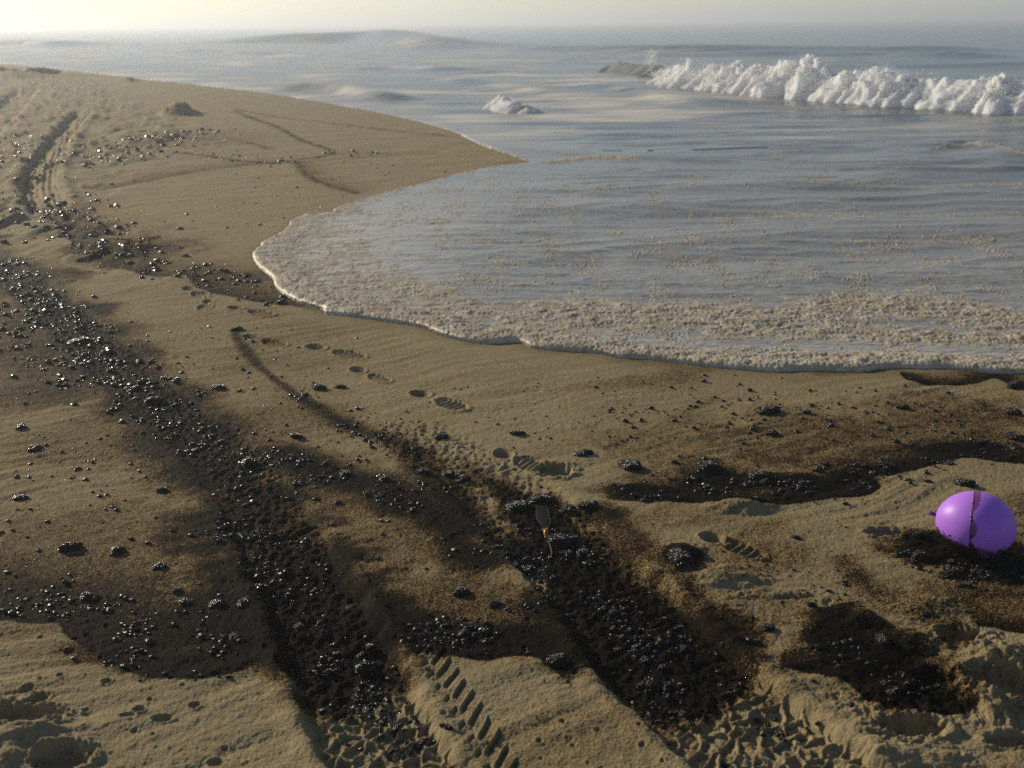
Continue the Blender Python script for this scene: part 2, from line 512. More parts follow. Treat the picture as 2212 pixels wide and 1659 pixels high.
BLOTS = [
    (830, 1170, 0.34, 0.26, 0.27), (700, 1060, 0.34, 0.26, 0.30), (600, 900, 0.36, 0.34, 0.22), (1000, 1290, 0.28, 0.20, 0.27), (1450, 960, 0.5, 0.26, 0.20), (1750, 930, 0.6, 0.30, 0.26), (2050, 890, 0.4, 0.26, 0.28), (250, 1150, 0.5, 0.3, 0.24), (150, 960, 0.5, 0.3, 0.22), (1650, 1330, 0.26, 0.16, 0.22), (2080, 1280, 0.3, 0.14, 0.30),
    (1180, 1120, 0.10, 0.14, 0.8),
    (600, 1240, 0.30, 0.30, 0.72), (540, 1110, 0.26, 0.30, 0.6), (700, 1370, 0.30, 0.18, 0.8), (640, 1330, 0.26, 0.2, 0.8), (480, 1340, 0.30, 0.16, 0.6), (470, 1020, 0.22, 0.25, 0.6),
    (1180, 1190, 0.15, 0.14, 0.75), (1300, 1290, 0.22, 0.16, 0.8), (1420, 1390, 0.24, 0.16, 0.75), (1560, 1380, 0.12, 0.14, 0.5), (1030, 1380, 0.28, 0.08, 0.62), (900, 1360, 0.12, 0.12, 0.55), (790, 1340, 0.16, 0.2, 0.5),
    (60, 600, 0.36, 0.4, 0.5), (140, 680, 0.28, 0.3, 0.55), (240, 780, 0.25, 0.26, 0.58), (330, 870, 0.24, 0.24, 0.62), (410, 940, 0.22, 0.22, 0.62), (60, 760, 0.3, 0.35, 0.35),
    (1400, 1060, 0.16, 0.06, 0.85), (1550, 1040, 0.2, 0.1, 0.8), (1720, 1045, 0.2, 0.08, 0.8), (1840, 1035, 0.12, 0.07, 0.8), (2080, 970, 0.25, 0.07, 0.7), (1880, 1430, 0.12, 0.10, 0.85), (1990, 1510, 0.14, 0.06, 0.85), (1800, 1380, 0.10, 0.08, 0.7),
    (280, 1400, 0.2, 0.08, 0.55), (100, 1310, 0.3, 0.06, 0.5), (420, 1430, 0.22, 0.06, 0.6), (230, 540, 0.4, 0.3, 0.45),  # soft oily blots: x, y, radii in metres, strength
    (2080, 1195, 0.22, 0.10, 0.8), (2010, 1165, 0.10, 0.06, 0.6), (2190, 1235, 0.16, 0.07, 0.7), (1470, 1205, 0.07, 0.06, 0.6), (1185, 1110, 0.09, 0.12, 0.6),
    (1330, 1190, 0.14, 0.16, 0.45), (1290, 1110, 0.10, 0.08, 0.5), (440, 1180, 0.10, 0.09, 0.4), (120, 700, 0.3, 0.4, 0.3), (60, 850, 0.4, 0.25, 0.35),
    (300, 540, 0.5, 0.5, 0.35), (520, 600, 0.35, 0.25, 0.35), (430, 300, 1.2, 1.2, 0.18), (640, 700, 0.3, 0.2, 0.12), (2060, 1390, 0.05, 0.04, 0.55),
    (60, 1600, 0.01, 0.01, 0.0), (150, 1185, 0.22, 0.12, 0.22), (330, 1320, 0.3, 0.12, 0.3), (560, 1330, 0.2, 0.2, 0.5), (2150, 1290, 0.2, 0.1, 0.3),
    (1920, 1250, 0.3, 0.08, 0.15), (1540, 1010, 0.16, 0.10, 0.4), (1860, 1000, 0.2, 0.06, 0.4), (2130, 940, 0.12, 0.1, 0.3), (250, 560, 0.3, 0.3, 0.3),
]
FOOT = [  # heel, ball of the foot
    ((407, 625), (430, 638)), ((450, 652), (440, 664)), ((510, 666), (563, 677)), ((543, 728), (591, 743)), ((683, 750), (752, 765)),
    ((774, 797), (817, 816)), ((909, 853), (974, 877)), ((1088, 980), (1142, 1004)), ((1540, 1165), (1600, 1190)),
]
HOLES = [  # x, y, radii, depth (negative = mound)
    (1197, 1018, 0.062, 0.052, 0.030), (2075, 1378, 0.060, 0.042, 0.04), (1962, 1578, 0.075, 0.038, 0.04), (2165, 1478, 0.085, 0.06, 0.04), (2020, 1470, 0.05, 0.04, 0.02),
    (135, 1640, 0.055, 0.04, 0.035), (40, 1545, 0.10, 0.030, 0.022), (40, 1590, 0.08, 0.03, -0.02), (1915, 1150, 0.06, 0.03, 0.018), (275, 1545, 0.018, 0.010, 0.006), (350, 1550, 0.022, 0.012, 0.008),
    (1600, 1094, 0.10, 0.05, -0.028), (1560, 1250, 0.12, 0.06, -0.026), (1470, 1200, 0.07, 0.05, -0.03), (2150, 1415, 0.09, 0.05, -0.034), (1950, 1385, 0.09, 0.05, -0.024),
    (2130, 1520, 0.05, 0.10, -0.03), (1870, 1345, 0.05, 0.03, -0.02), (1985, 1640, 0.10, 0.05, -0.022), (1860, 1620, 0.08, 0.10, -0.018), (75, 1605, 0.12, 0.06, -0.02),
    (388, 247, 0.32, 0.30, -0.22), (35, 168, 1.2, 0.7, -0.22), (60, 160, 0.6, 0.5, -0.2), (150, 165, 0.8, 0.5, -0.10), (2000, 1310, 0.10, 0.05, -0.02),
    (1700, 1310, 0.14, 0.06, 0.008), (1020, 1180, 0.1, 0.1, 0.006), (465, 1640, 0.016, 0.012, 0.009), (420, 1520, 0.012, 0.012, 0.01), (230, 1470, 0.012, 0.01, 0.01),
    (85, 1510, 0.02, 0.02, 0.012), (60, 1490, 0.014, 0.014, 0.01), (150, 1408, 0.012, 0.012, 0.008), (300, 1532, 0.014, 0.012, 0.01), (1870, 1340, 0.03, 0.03, -0.015),
    (1505, 1235, 0.06, 0.03, 0.012), (2180, 1600, 0.05, 0.02, 0.02), (1180, 300, 0.01, 0.01, 0.0),
]
PITS = np.array([G(random.uniform(0, 2212), random.uniform(830, 1650)) for _ in range(190)])
PITR = rng.uniform(0.004, 0.009, len(PITS))
ROUGH_BR = GL([(1620, 1720), (1640, 1560), (1700, 1460), (1800, 1400), (1890, 1350), (1990, 1325), (2230, 1335), (2500, 1400), (2500, 1720)])
ROUGH_BL = GL([(-300, 1520), (-100, 1490), (60, 1500), (150, 1560), (190, 1640), (170, 1720), (-300, 1720)])
ROUGH_FAR = GL([(-500, 160), (-100, 150), (60, 150), (200, 180), (330, 240), (420, 300), (330, 345), (220, 360), (160, 440), (250, 540), (180, 600), (0, 520), (-500, 560)])
SA = math.radians(27)
LUG = catmull(GL([(885, 1400), (905, 1440), (940, 1500), (985, 1570), (1035, 1659), (1080, 1740)]), 5)
LUG_R = catmull(GL([(1690, 1440), (1760, 1510), (1840, 1600), (1890, 1680)]), 5)

def sand_fields(X, Y, d=None):
    """height, oil, wet of the beach at ground points"""
    X = np.asarray(X, float); Y = np.asarray(Y, float)
    if d is None:
        d = water_sd(X, Y)
    dist = np.sqrt(X * X + Y * Y)
    land = sstep(0.0, -0.30, d)
    calm = 0.12 + 0.88 * land
    a = X * math.cos(SA) + Y * math.sin(SA); b = -X * math.sin(SA) + Y * math.cos(SA)
    warp = 0.06 * noise(X * 2.2, Y * 2.2, 5)
    z = 0.010 * noise(X * 0.9, Y * 0.9, 1) + 0.0035 * noise(X * 2.7, Y * 2.7, 2)
    near = sstep(14, 5, dist)
    st = noise(a * 2.6, (b + warp) * 17.0, 3)
    st2 = noise(a * 6.0, (b + warp) * 48.0, 4)
    stm = sstep(-0.3, 0.5, noise(X * 1.3, Y * 1.3, 6))
    z += near * (0.0058 * st * (0.35 + 0.65 * stm) + 0.0018 * st2 * stm)
    z += near * 0.0020 * fbm(X * 46, Y * 46, 2, 7) + near * 0.0013 * noise(X * 150, Y * 150, 9)
    z += (1 - near) * 0.012 * noise(a * 0.8, (b + warp) * 5.0, 8)
    # trodden areas
    rb = sstep(-0.08, 0.22, poly_sd(X, Y, ROUGH_BR)); rl = sstep(-0.05, 0.05, poly_sd(X, Y, ROUGH_BL)); rf = sstep(-0.9, 0.6, poly_sd(X, Y, ROUGH_FAR))
    lump = fbm(X * 8, Y * 8, 3, 11); crumb = fbm(X * 34, Y * 34, 3, 12, 0.6)
    cm = sstep(0.0, 0.35, noise(X * 6.5, Y * 6.5, 13))
    z += (rb * 0.8 + rl) * (0.013 * lump + 0.016 * cm * (crumb + 0.2))
    z += rf * (0.045 * fbm(X * 2.3, Y * 1.3, 3, 14) + 0.05 * sstep(0.1, 0.4, noise(X * 3.2, Y * 1.6, 15)) * (0.6 + 0.6 * noise(X * 9, Y * 5, 16)))
    # oil
    oil = 0.06 + 0.10 * sstep(-0.5, -1.1, X) * sstep(6.5, 4.5, Y) * sstep(1.9, 2.5, Y) + 0.05 * sstep(0.1, 0.6, X) * sstep(2.0, 2.6, Y) + (0.11 + 0.08 * sstep(-0.3, 0.8, X)) * sstep(-0.05, 0.5, fbm(a * 1.4, b * 3.6, 3, 20)) * sstep(9, 4, dist)
    wob = 0.012 * noise(X * 14, Y * 14, 21)
    for line, L, s in EDGES:
        m, r = near_line(X, Y, line, 2.6 * L)
        if r is None: continue
        dd, arc, side, tot = r
        sd = dd * side + wob[m] * 0.4
        endm = sstep(0, 0.10 * tot, arc) * sstep(tot, 0.90 * tot, arc)
        soft = 0.006 + 0.00015 * dist[m] ** 2
        v = s * endm * sstep(-soft, soft, sd) * (0.25 * np.exp(-dd / 0.05) + 0.75 * np.exp(-(dd / L) ** 1.3))
        oil[m] = np.maximum(oil[m], v + oil[m] * 0.4 * np.exp(-(dd / L) ** 2) + oil[m] * 0.6 * (v < 0.02))
    patch = fbm(X * 5, Y * 5, 3, 22) + 0.35 * fbm(X * 21, Y * 21, 2, 35)
    for line, w, s in TRAILS:
        m, r = near_line(X, Y, line, 3.5 * w)
        if r is None: continue
        dd, arc, side, tot = r
        ww = w * (1 + 0.5 * noise(arc * 3.0 + s * 91, arc * 0 + 3.3, 23))
        endm = sstep(0, 0.08 * tot, arc) * sstep(tot, 0.92 * tot, arc)
        v = s * endm * np.exp(-(dd / ww) ** 2) * (1 + 0.5 * patch[m])
        oil[m] = np.maximum(oil[m], v + 0.3 * oil[m])
    for px, py, rx, ry, s in BLOTS:
        if s == 0: continue
        gx, gy = G(px, py)
        m = (np.abs(X - gx) < 2.4 * rx) & (np.abs(Y - gy) < 2.4 * ry)
        if not m.any(): continue
        q = np.sqrt(((X[m] - gx) / rx) ** 2 + ((Y[m] - gy) / ry) ** 2) + 0.55 * patch[m]
        oil[m] = np.maximum(oil[m], s * sstep(1.5, 0.35, q) + 0.3 * oil[m])
    # wheel tracks
    def track(line, hw, depth, oils, tlo, thi, wob_a):
        nonlocal z, oil
        dd, arc, side, tot = line_dist(X, Y, line)
        e = dd + wob_a * noise(arc * 5 + 7, side * 2.0 + 0.5, 24) + 0.010 * noise(X * 20, Y * 20, 25)
        fade = sstep(tlo, thi, arc)
        dep = depth * (1 - 0.75 * fade)
        end = sstep(tot, tot - 0.5, arc)
        z -= dep * end * sstep(hw + 0.018, hw - 0.012, e)
        z += 0.35 * end * dep * np.exp(-((e - hw - 0.035) / 0.025) ** 2)
        if oils > 0:
            v = oils * sstep(hw + 0.06, hw - 0.07, e + 0.07 * patch + 0.10 * fade) * sstep(0.0, 0.12, arc - 0.34 + 0.05 * patch) * sstep(tot, tot - 0.8, arc) * (0.86 + 0.25 * patch)
            oil = np.maximum(oil, v)
        return dd, arc, side, tot, e
    d1, a1, s1, L1, e1 = track(T1, 0.125, 0.028, 0.95, 0.7, 1.6, 0.012)
    d2, a2, s2, L2, e2 = track(T2, 0.165, 0.027, 0.97, 0.7, 1.7, 0.015)
    # gritty floor of the tracks
    g1 = sstep(0.13, 0.09, e1) + sstep(0.19, 0.12, e2)
    z += np.clip(g1, 0, 1) * 0.009 * (fbm(X * 40, Y * 40, 2, 26))
    # tread print at the clean lower end of both tracks
    for arc, e, hw, sd, stop in ((a1, e1, 0.125, s1, 0.40), (a2, e2, 0.165, s2, 0.40)):
        m = sstep(stop + 0.04, stop - 0.03, arc) * sstep(hw + 0.02, hw - 0.01, e)
        u = arc / 0.040; v = e * sd / 0.046 + 0.35 * np.sin(arc * 25)
        f1, f2, _ = worley(u + 0.2 * noise(X * 10, Y * 10, 27), v, 28)
        z += m * (0.010 * sstep(0.22, 0.04, f2 - f1) - 0.003)
    # rows of tyre lugs beside the first track
    for line, sgn, base in ((LUG, 1, 0.0),):
        dd, arc, side, tot = line_dist(X, Y, line)
        s = dd * side * sgn + 0.006 * noise(X * 15, Y * 15, 29)    # + toward the left of travel = inland ridge
        on = sstep(0, 0.06, arc) * (0.55 if line is LUG_R else 1.0)
        P = 0.050
        ph = ((arc + s * 1.0) / P) % 1.0
        slot = sstep(0.22, 0.27, ph) * sstep(0.66, 0.50, ph)
        z -= on * 0.011 * slot * sstep(0.030, 0.044, s) * sstep(0.092, 0.070, s)
        z += on * 0.006 * sstep(0.10, 0.17, ph) * sstep(0.26, 0.19, ph) * sstep(0.030, 0.042, s) * sstep(0.092, 0.075, s)
        ph2 = ((arc + s * 0.9) / P + 0.55) % 1.0
        slot2 = sstep(0.30, 0.38, ph2) * sstep(0.66, 0.58, ph2)
        z -= on * 0.009 * slot2 * sstep(0.006, 0.010, s) * sstep(0.030, 0.024, s)
    # far track with ribs
    dd, arc, side, tot = line_dist(X, Y, TFAR)
    fm = sstep(0, 1.2, arc) * sstep(tot, tot - 1.0, arc)
    z -= fm * 0.04 * sstep(0.19, 0.13, dd + 0.05 * noise(X * 3, Y * 3, 30))
    z -= fm * 0.035 * sstep(0.10, 0.03, np.abs(dd * side + 0.10))
    z += fm * 0.02 * np.exp(-((dd - 0.25) / 0.06) ** 2)
    z += fm * 0.007 * np.sin(dd * side * 2 * math.pi / 0.06) * sstep(0.2, 0.15, dd)
    dd, arc, side, tot = line_dist(X, Y, TFAR2)
    z -= 0.08 * sstep(0.35, 0.2, dd) * sstep(0, 1.0, arc)
    # footprints
    for (hp, sp) in FOOT:
        A = G(*hp); B = G(*sp)
        L = np.linalg.norm(B - A)
        ux, uy = (B - A) / L
        m = (np.abs(X - A[0]) < 0.6) & (np.abs(Y - A[1]) < 0.6)
        if not m.any(): continue
        x = X[m]; y = Y[m]
        k = min(1.15, max(0.8, L / 0.2))
        u1 = (x - A[0]) * ux + (y - A[1]) * uy; v1 = -(x - A[0]) * uy + (y - A[1]) * ux
        u2 = u1 - L; v2 = v1
        wv = 0.09 * noise(x * 22, y * 22, 31)
        q1 = np.sqrt((u1 / (0.050 * k)) ** 2 + (v1 / (0.038 * k)) ** 2) + wv
        q2 = np.sqrt((u2 / (0.088 * k)) ** 2 + ((v2 - 0.006) / (0.048 * k)) ** 2) + wv
        dz = -0.017 * sstep(1.05, 0.72, q1) - 0.0065 * sstep(1.05, 0.85, q2)
        dz += 0.0045 * np.sin(u2 * 2 * math.pi / 0.026 + 25 * v2 * v2 / 0.05) * sstep(1.0, 0.8, q2)
        dz += 0.005 * np.exp(-((q1 - 1.22) / 0.14) ** 2) + 0.005 * np.exp(-((q2 - 1.15) / 0.12) ** 2) * (1 + 0.6 * wv / 0.09)
        z[m] += dz
    # hollows and mounds
    for px, py, rx, ry, dep in HOLES:
        gx, gy = G(px, py)
        m = (np.abs(X - gx) < 3.2 * rx) & (np.abs(Y - gy) < 3.2 * ry)
        if dep == 0 or not m.any(): continue
        x = X[m]; y = Y[m]
        q = np.sqrt(((x - gx) / rx) ** 2 + ((y - gy) / ry) ** 2) + 0.22 * noise((x - gx) / rx * 2.2, (y - gy) / ry * 2.2, int(px)) + 0.08 * noise((x - gx) / rx * 7, (y - gy) / ry * 7, int(py))
        if dep > 0:
            qq = q + 0.22 * crumb[m]
            z[m] -= dep * sstep(1.12, 0.72, qq) * (0.8 + 0.2 * (x - gx) / rx)
            z[m] += 0.25 * dep * np.exp(-((qq - 1.32) / 0.22) ** 2) * (1 + 1.2 * crumb[m])
        else:
            z[m] -= dep * sstep(1.5, 0.05, q)
    for (gx, gy), r in zip(PITS, PITR):
        m = (np.abs(X - gx) < 2.2 * r) & (np.abs(Y - gy) < 2.2 * r)
        if m.any():
            q = np.sqrt((X[m] - gx) ** 2 + (Y[m] - gy) ** 2) / r
            z[m] -= 0.8 * r * sstep(1.1, 0.5, q)
            z[m] += 0.15 * r * np.exp(-((q - 1.4) / 0.3) ** 2)
    z += oil * near * 0.006 * fbm(X * 32, Y * 32, 2, 34) * (0.4 + 0.6 * (patch > 0))
    z *= calm
    z -= np.where(d > 0, np.minimum(0.012 + d * 0.03, 0.6), 0)
    wet = sstep(-0.10, 0.02, d + 0.03 * noise(X * 6, Y * 6, 33)) * 0.5
    oil = np.clip(oil, 0, 1) * sstep(0.1, 0.0, d)
    return z, oil, wet

# ------------------------------------------------------------------ ground grid: dense where it is close to the eye
def row_y(step, py_top, py_bot=1735.0):
    rows = []
    p = py_bot
    while p > py_top:
        ang = PITCH + math.atan((p - 829.5) / FPX)
        rows.append(H / math.tan(ang)); p -= step
    return rows

def s_cols(step, lim, out, n_out):
    inner = np.arange(-lim, lim + step, step)
    k = np.linspace(0, 1, n_out + 1)[1:] ** 2
    o = lim + step + k * (out - lim)
    return np.concatenate([-o[::-1], inner, o])

def ground_xy(s, y):
    y = np.asarray(y)
    return s[None, :] * (y[:, None] + 0.546), np.repeat(y[:, None], len(s), 1)

PXU = 0.94 / FPX
ys = list(np.linspace(0.3, 1.55, 28)) + [y for y in row_y(1.75, 128) if y > 1.56] + list(np.geomspace(48, 400, 30))
ss = s_cols(1.9 / FPX * 0.94 ** -1, 0.56, 2.5, 40)
X, Y = ground_xy(ss, ys)
D = water_sd(X, Y)
z, oil, wet = sand_fields(X, Y, D)
keep = D < 0.25
F = grid_faces(*X.shape, keep=keep)
V, F, at = compact(np.stack([X, Y, z], -1).reshape(-1, 3), F, {'oil': oil, 'wet': wet})
print('sand', len(V), len(F))
beach = link('beach', new_mesh('beach', V, F, at), SAND, kind='structure', label='damp tan sand beach stained with black oil, tyre tracks and footprints')

# ------------------------------------------------------------------ sea
SWELLS = [  # long low waves in the sea surface: polyline, half width, height
    ([(900, 300), (1100, 322), (1300, 338), (1500, 348), (1800, 355), (2300, 352)], 0.22, 0.022),
    ([(1960, 350), (2010, 322), (2080, 312), (2140, 322), (2210, 345), (2300, 352)], 0.26, 0.055),
    ([(1650, 440), (1800, 436), (2000, 424), (2300, 420)], 0.10, 0.02),
    ([(1750, 372), (1850, 365), (2000, 372), (2300, 366)], 0.12, 0.03),
    ([(1200, 182), (1300, 190), (1450, 215), (1600, 238)], 0.5, 0.10),
    ([(900, 168), (1050, 182), (1200, 205), (1300, 226)], 0.4, 0.08),
    ([(700, 150), (900, 150), (1100, 158), (1200, 160)], 0.6, 0.10),
    ([(440, 96), (520, 93), (600, 92), (680, 92), (760, 91), (830, 92), (900, 99), (1010, 106)], 2.6, 0.95),
    ([(10, 100), (50, 97), (90, 98), (140, 102)], 2.2, 0.45),
    ([(560, 194), (620, 197), (680, 197), (740, 202), (800, 211), (880, 221)], 0.34, 0.20),
    ([(1000, 108), (1200, 108), (1450, 110), (1700, 108), (2300, 112)], 1.6, 0.28),
    ([(1300, 122), (1700, 118), (2300, 126)], 0.9, 0.16),
    ([(300, 108), (600, 118), (900, 124)], 1.0, 0.14),
]
SWELLS = [(catmull(GL(l), 5), w, h) for l, w, h in SWELLS]

def sea_height(X, Y, d):
    dist = np.sqrt(X * X + Y * Y)
    gs = dist * dist / (H * FPX) * 1.8          # local row spacing
    def lod(w):
        return sstep(0.45 * w, 0.2 * w, gs)
    dd = np.maximum(d, 0)
    rise = sstep(0.1, 3.0, dd)
    z = 0.012 * np.sqrt(np.clip(1 - (1 - np.clip(dd / 0.04, 0, 1)) ** 2, 0, 1))
    z += sstep(0.0, 0.12, dd) * 0.004 * lod(0.12) * noise(X * 4.2 + 0.4 * noise(X * 3, Y * 6, 50), Y * 13 + X * 1.2, 51)
    z += sstep(0.0, 0.12, dd) * 0.0022 * lod(0.06) * noise(X * 12, Y * 32, 52)
    z += sstep(0.3, 2.0, dd) * lod(0.4) * (0.012 * (1 - np.abs(noise(X * 1.1 + 0.5 * noise(X * 0.8, Y, 53), Y * 3.4, 54)) * 2))
    z += rise * lod(1.2) * 0.035 * noise(X * 0.45, Y * 1.3, 55)
    z += sstep(6, 25, dd) * lod(4) * 0.10 * noise(X * 0.14, Y * 0.42, 56)
    for line, w, h in SWELLS:
        q, arc, side, tot = line_dist(X, Y, line)
        sq = q * side
        env = sstep(0, 0.25 * tot, arc) * sstep(tot, 0.8 * tot, arc)
        z += h * env * np.exp(-np.where(sq > 0, (sq / (1.9 * w)) ** 2, (sq / (0.8 * w)) ** 2)) * (0.75 + 0.5 * noise(arc / w * 0.16, arc * 0 + 1.7, 57))
    z += 0.012 * calm_base(X, Y)
    return np.where(d < 0, -0.05, z)

def calm_base(X, Y):
    return 0 * X

ys = [y for y in row_y(1.8, 330) if y > 3.0] + [y for y in row_y(1.2, 122, 331)] + [y for y in row_y(0.55, 84, 121.5)] + [y for y in row_y(1.2, 52, 83.5)]
ys = ys + list(np.geomspace(ys[-1] * 1.2, 12500, 30))
ss = s_cols(2.0 / FPX / 0.94, 0.56, 3.0, 40)
X, Y = ground_xy(ss, ys)
D = water_sd(X, Y)
zs = sea_height(X, Y, D)
dist = np.sqrt(X * X + Y * Y)
silt = np.clip(sstep(20, 3, dist) * 0.85 + 0.25 * noise(X * 0.8, Y * 2.0, 58), 0, 1) * sstep(60, 10, dist)
farm = sstep(6, 20, dist)
film_sheen = sstep(1.2, -1.6, X - 0.30 * (Y - 6.0)) * sstep(3.6, 0.2, D) * sstep(13, 7, Y) * 0.75
film_sheen = np.maximum(film_sheen, 0.55 * sstep(1.0, 0.1, D) * sstep(12, 7, Y))
film_sheen = np.maximum(film_sheen, 0.30 * sstep(8, 2, D) * sstep(22, 8, Y))
film_sheen = np.maximum(film_sheen, 0.6 * sstep(2.2, 0.4, D) * sstep(9, 14, Y))  # bright sky sheen along the far shoreline, painted in as paler water
film_sheen = np.maximum(film_sheen, 0.45 * sstep(9, 1, D) * sstep(14, 24, Y))
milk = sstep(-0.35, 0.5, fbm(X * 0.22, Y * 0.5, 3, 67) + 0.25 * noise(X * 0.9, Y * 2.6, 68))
film_sheen = np.maximum(film_sheen, milk * sstep(9, 14, Y) * (0.75 * sstep(55, 20, D) * sstep(14, -4, X - 0.12 * Y) + 0.35 * sstep(40, 5, D)))
F = grid_faces(*X.shape, keep=D > -0.12)
V, F, at = compact(np.stack([X, Y, zs], -1).reshape(-1, 3), F, {'silt': silt, 'far': farm, 'film_sheen': film_sheen})
print('sea', len(V), len(F))
sea = link('sea', new_mesh('sea', V, F, at), WATER, kind='structure', label='grey rippled sea washing up the beach')

# ------------------------------------------------------------------ foam riding on the wash
FOAM_BAND = [  # (polyline, half width m, strength) extra foam bars beyond the lip
    ([(1200, 680), (1500, 690), (1700, 700), (1850, 665), (2000, 670), (2130, 690)], 0.28, 0.9),
    ([(1560, 720), (1700, 715), (1900, 730), (2212, 740)], 0.18, 0.7),
    ([(760, 600), (900, 640), (1050, 680), (1250, 700)], 0.30, 0.6),
    ([(1190, 352), (1250, 346), (1300, 342), (1365, 346)], 0.12, 1.0),
    ([(2010, 330), (2080, 318), (2150, 326), (2210, 345)], 0.10, 0.55),
    ([(1700, 395), (1900, 400), (2212, 405)], 0.3, 0.34),
    ([(1600, 470), (1900, 462), (2212, 470)], 0.3, 0.36),
    ([(1850, 525), (2000, 530), (2150, 520)], 0.12, 0.42),
    ([(870, 485), (920, 487), (965, 482)], 0.04, 0.7), ([(1060, 527), (1110, 528), (1130, 525)], 0.03, 0.75),
]
FOAM_BAND = [(catmull(GL(l), 5), w, s) for l, w, s in FOAM_BAND]

def foam_fields(X, Y, d):
    """foam thickness above the water (negative = none)"""
    px_w = np.clip((X - 0.0) / 3.0, -1, 1)
    lip_w = 0.30 + 0.10 * noise(X * 2.1, Y * 2.1, 60) + 0.12 * sstep(0.6, -1.2, X)
    lip = sstep(lip_w, 0.35 * lip_w, d) 
    m = 0.75 * lip * sstep(11.0, 6.0, Y)
    far_lip = sstep(0.12, 0.03, d) * 0.6
    m = np.maximum(m, far_lip * sstep(16, 6, Y))
    left = sstep(0.6, -1.9, X - 0.20 * (Y - 6.0)) * sstep(2.6, 0.3, d) * sstep(9.5, 6.5, Y)
    m = np.maximum(m, 0.40 * left)
    pn = fbm(X * 3.2, Y * 4.6, 3, 61)
    for line, w, s in FOAM_BAND:
        q = line_dist(X, Y, line)[0]
        m = np.maximum(m, s * 0.8 * np.exp(-(q / w) ** 2))
    m = np.maximum(m, 0.17 * sstep(6.0, 0.8, d) * sstep(14, 8, Y))
    clump = fbm(X * 11 + 1.5 * pn, Y * 15, 3, 62)
    cov = m + 0.22 * pn + 0.34 * clump - 0.30
    f1, f2, idr = worley(X / 0.020, Y / 0.022, 63)
    g1, g2, idr2 = worley(X / 0.015, Y / 0.015, 64)
    bub = np.sqrt(np.clip(1 - (f1 / 0.75) ** 2, 0, 1)) * (0.35 + 0.65 * idr)
    bub2 = np.sqrt(np.clip(1 - (g1 / 0.75) ** 2, 0, 1)) * (0.3 + 0.7 * idr2)
    thick = np.clip(cov, -0.3, 0.5)
    body = 0.016 * thick
    tex = (0.0048 * bub + 0.0040 * bub2 - 0.0036) * sstep(-0.12, 0.25, cov) + 0.006 * clump * sstep(0.0, 0.4, cov)
    # single bubbles
    spark = (idr2 > 0.45) * sstep(-0.22, -0.02, cov + 0.34 * noise(X * 5, Y * 2.6, 65) + 0.12 * noise(X * 1.2, Y * 0.9, 66)) * 0.0085 * bub2 * sstep(10, 2, d)
    hgt = np.where(cov > -0.05, body + tex, -0.004 + spark)
    lipr = np.sqrt(np.clip(1 - (1 - np.clip(d / 0.035, 0, 1)) ** 2, 0, 1))
    return hgt * lipr + 0.006 * lipr * lip * sstep(9, 5, Y)

ys = [y for y in row_y(1.15, 318, 840)]
ss = np.arange(-0.33, 0.60, 1.35 / FPX / 0.94)
X, Y = ground_xy(ss, ys)
D = water_sd(X, Y)
zw = sea_height(X, Y, D)
hf = foam_fields(X, Y, D)
zf = np.where(D < -0.004, -0.05, zw + hf)
keep = (hf > 0.0) & (D > -0.01)
F = grid_faces(*X.shape, keep=keep)
V, F, at = compact(np.stack([X, Y, zf], -1).reshape(-1, 3), F, {})
print('foam', len(V), len(F))
foam = link('sea_foam', new_mesh('sea_foam', V, F, at), SWASH_FOAM, kind='stuff', label='tan bubbly foam riding the edge of the wash', category='foam')

# ------------------------------------------------------------------ breaking waves
def sphere_tris():
    V = np.array([(1, 0, 0), (-1, 0, 0), (0, 1, 0), (0, -1, 0), (0, 0, 1), (0, 0, -1)], float)
    F = np.array([(0, 2, 4), (2, 1, 4), (1, 3, 4), (3, 0, 4), (2, 0, 5), (1, 2, 5), (3, 1, 5), (0, 3, 5)])
    return V, F

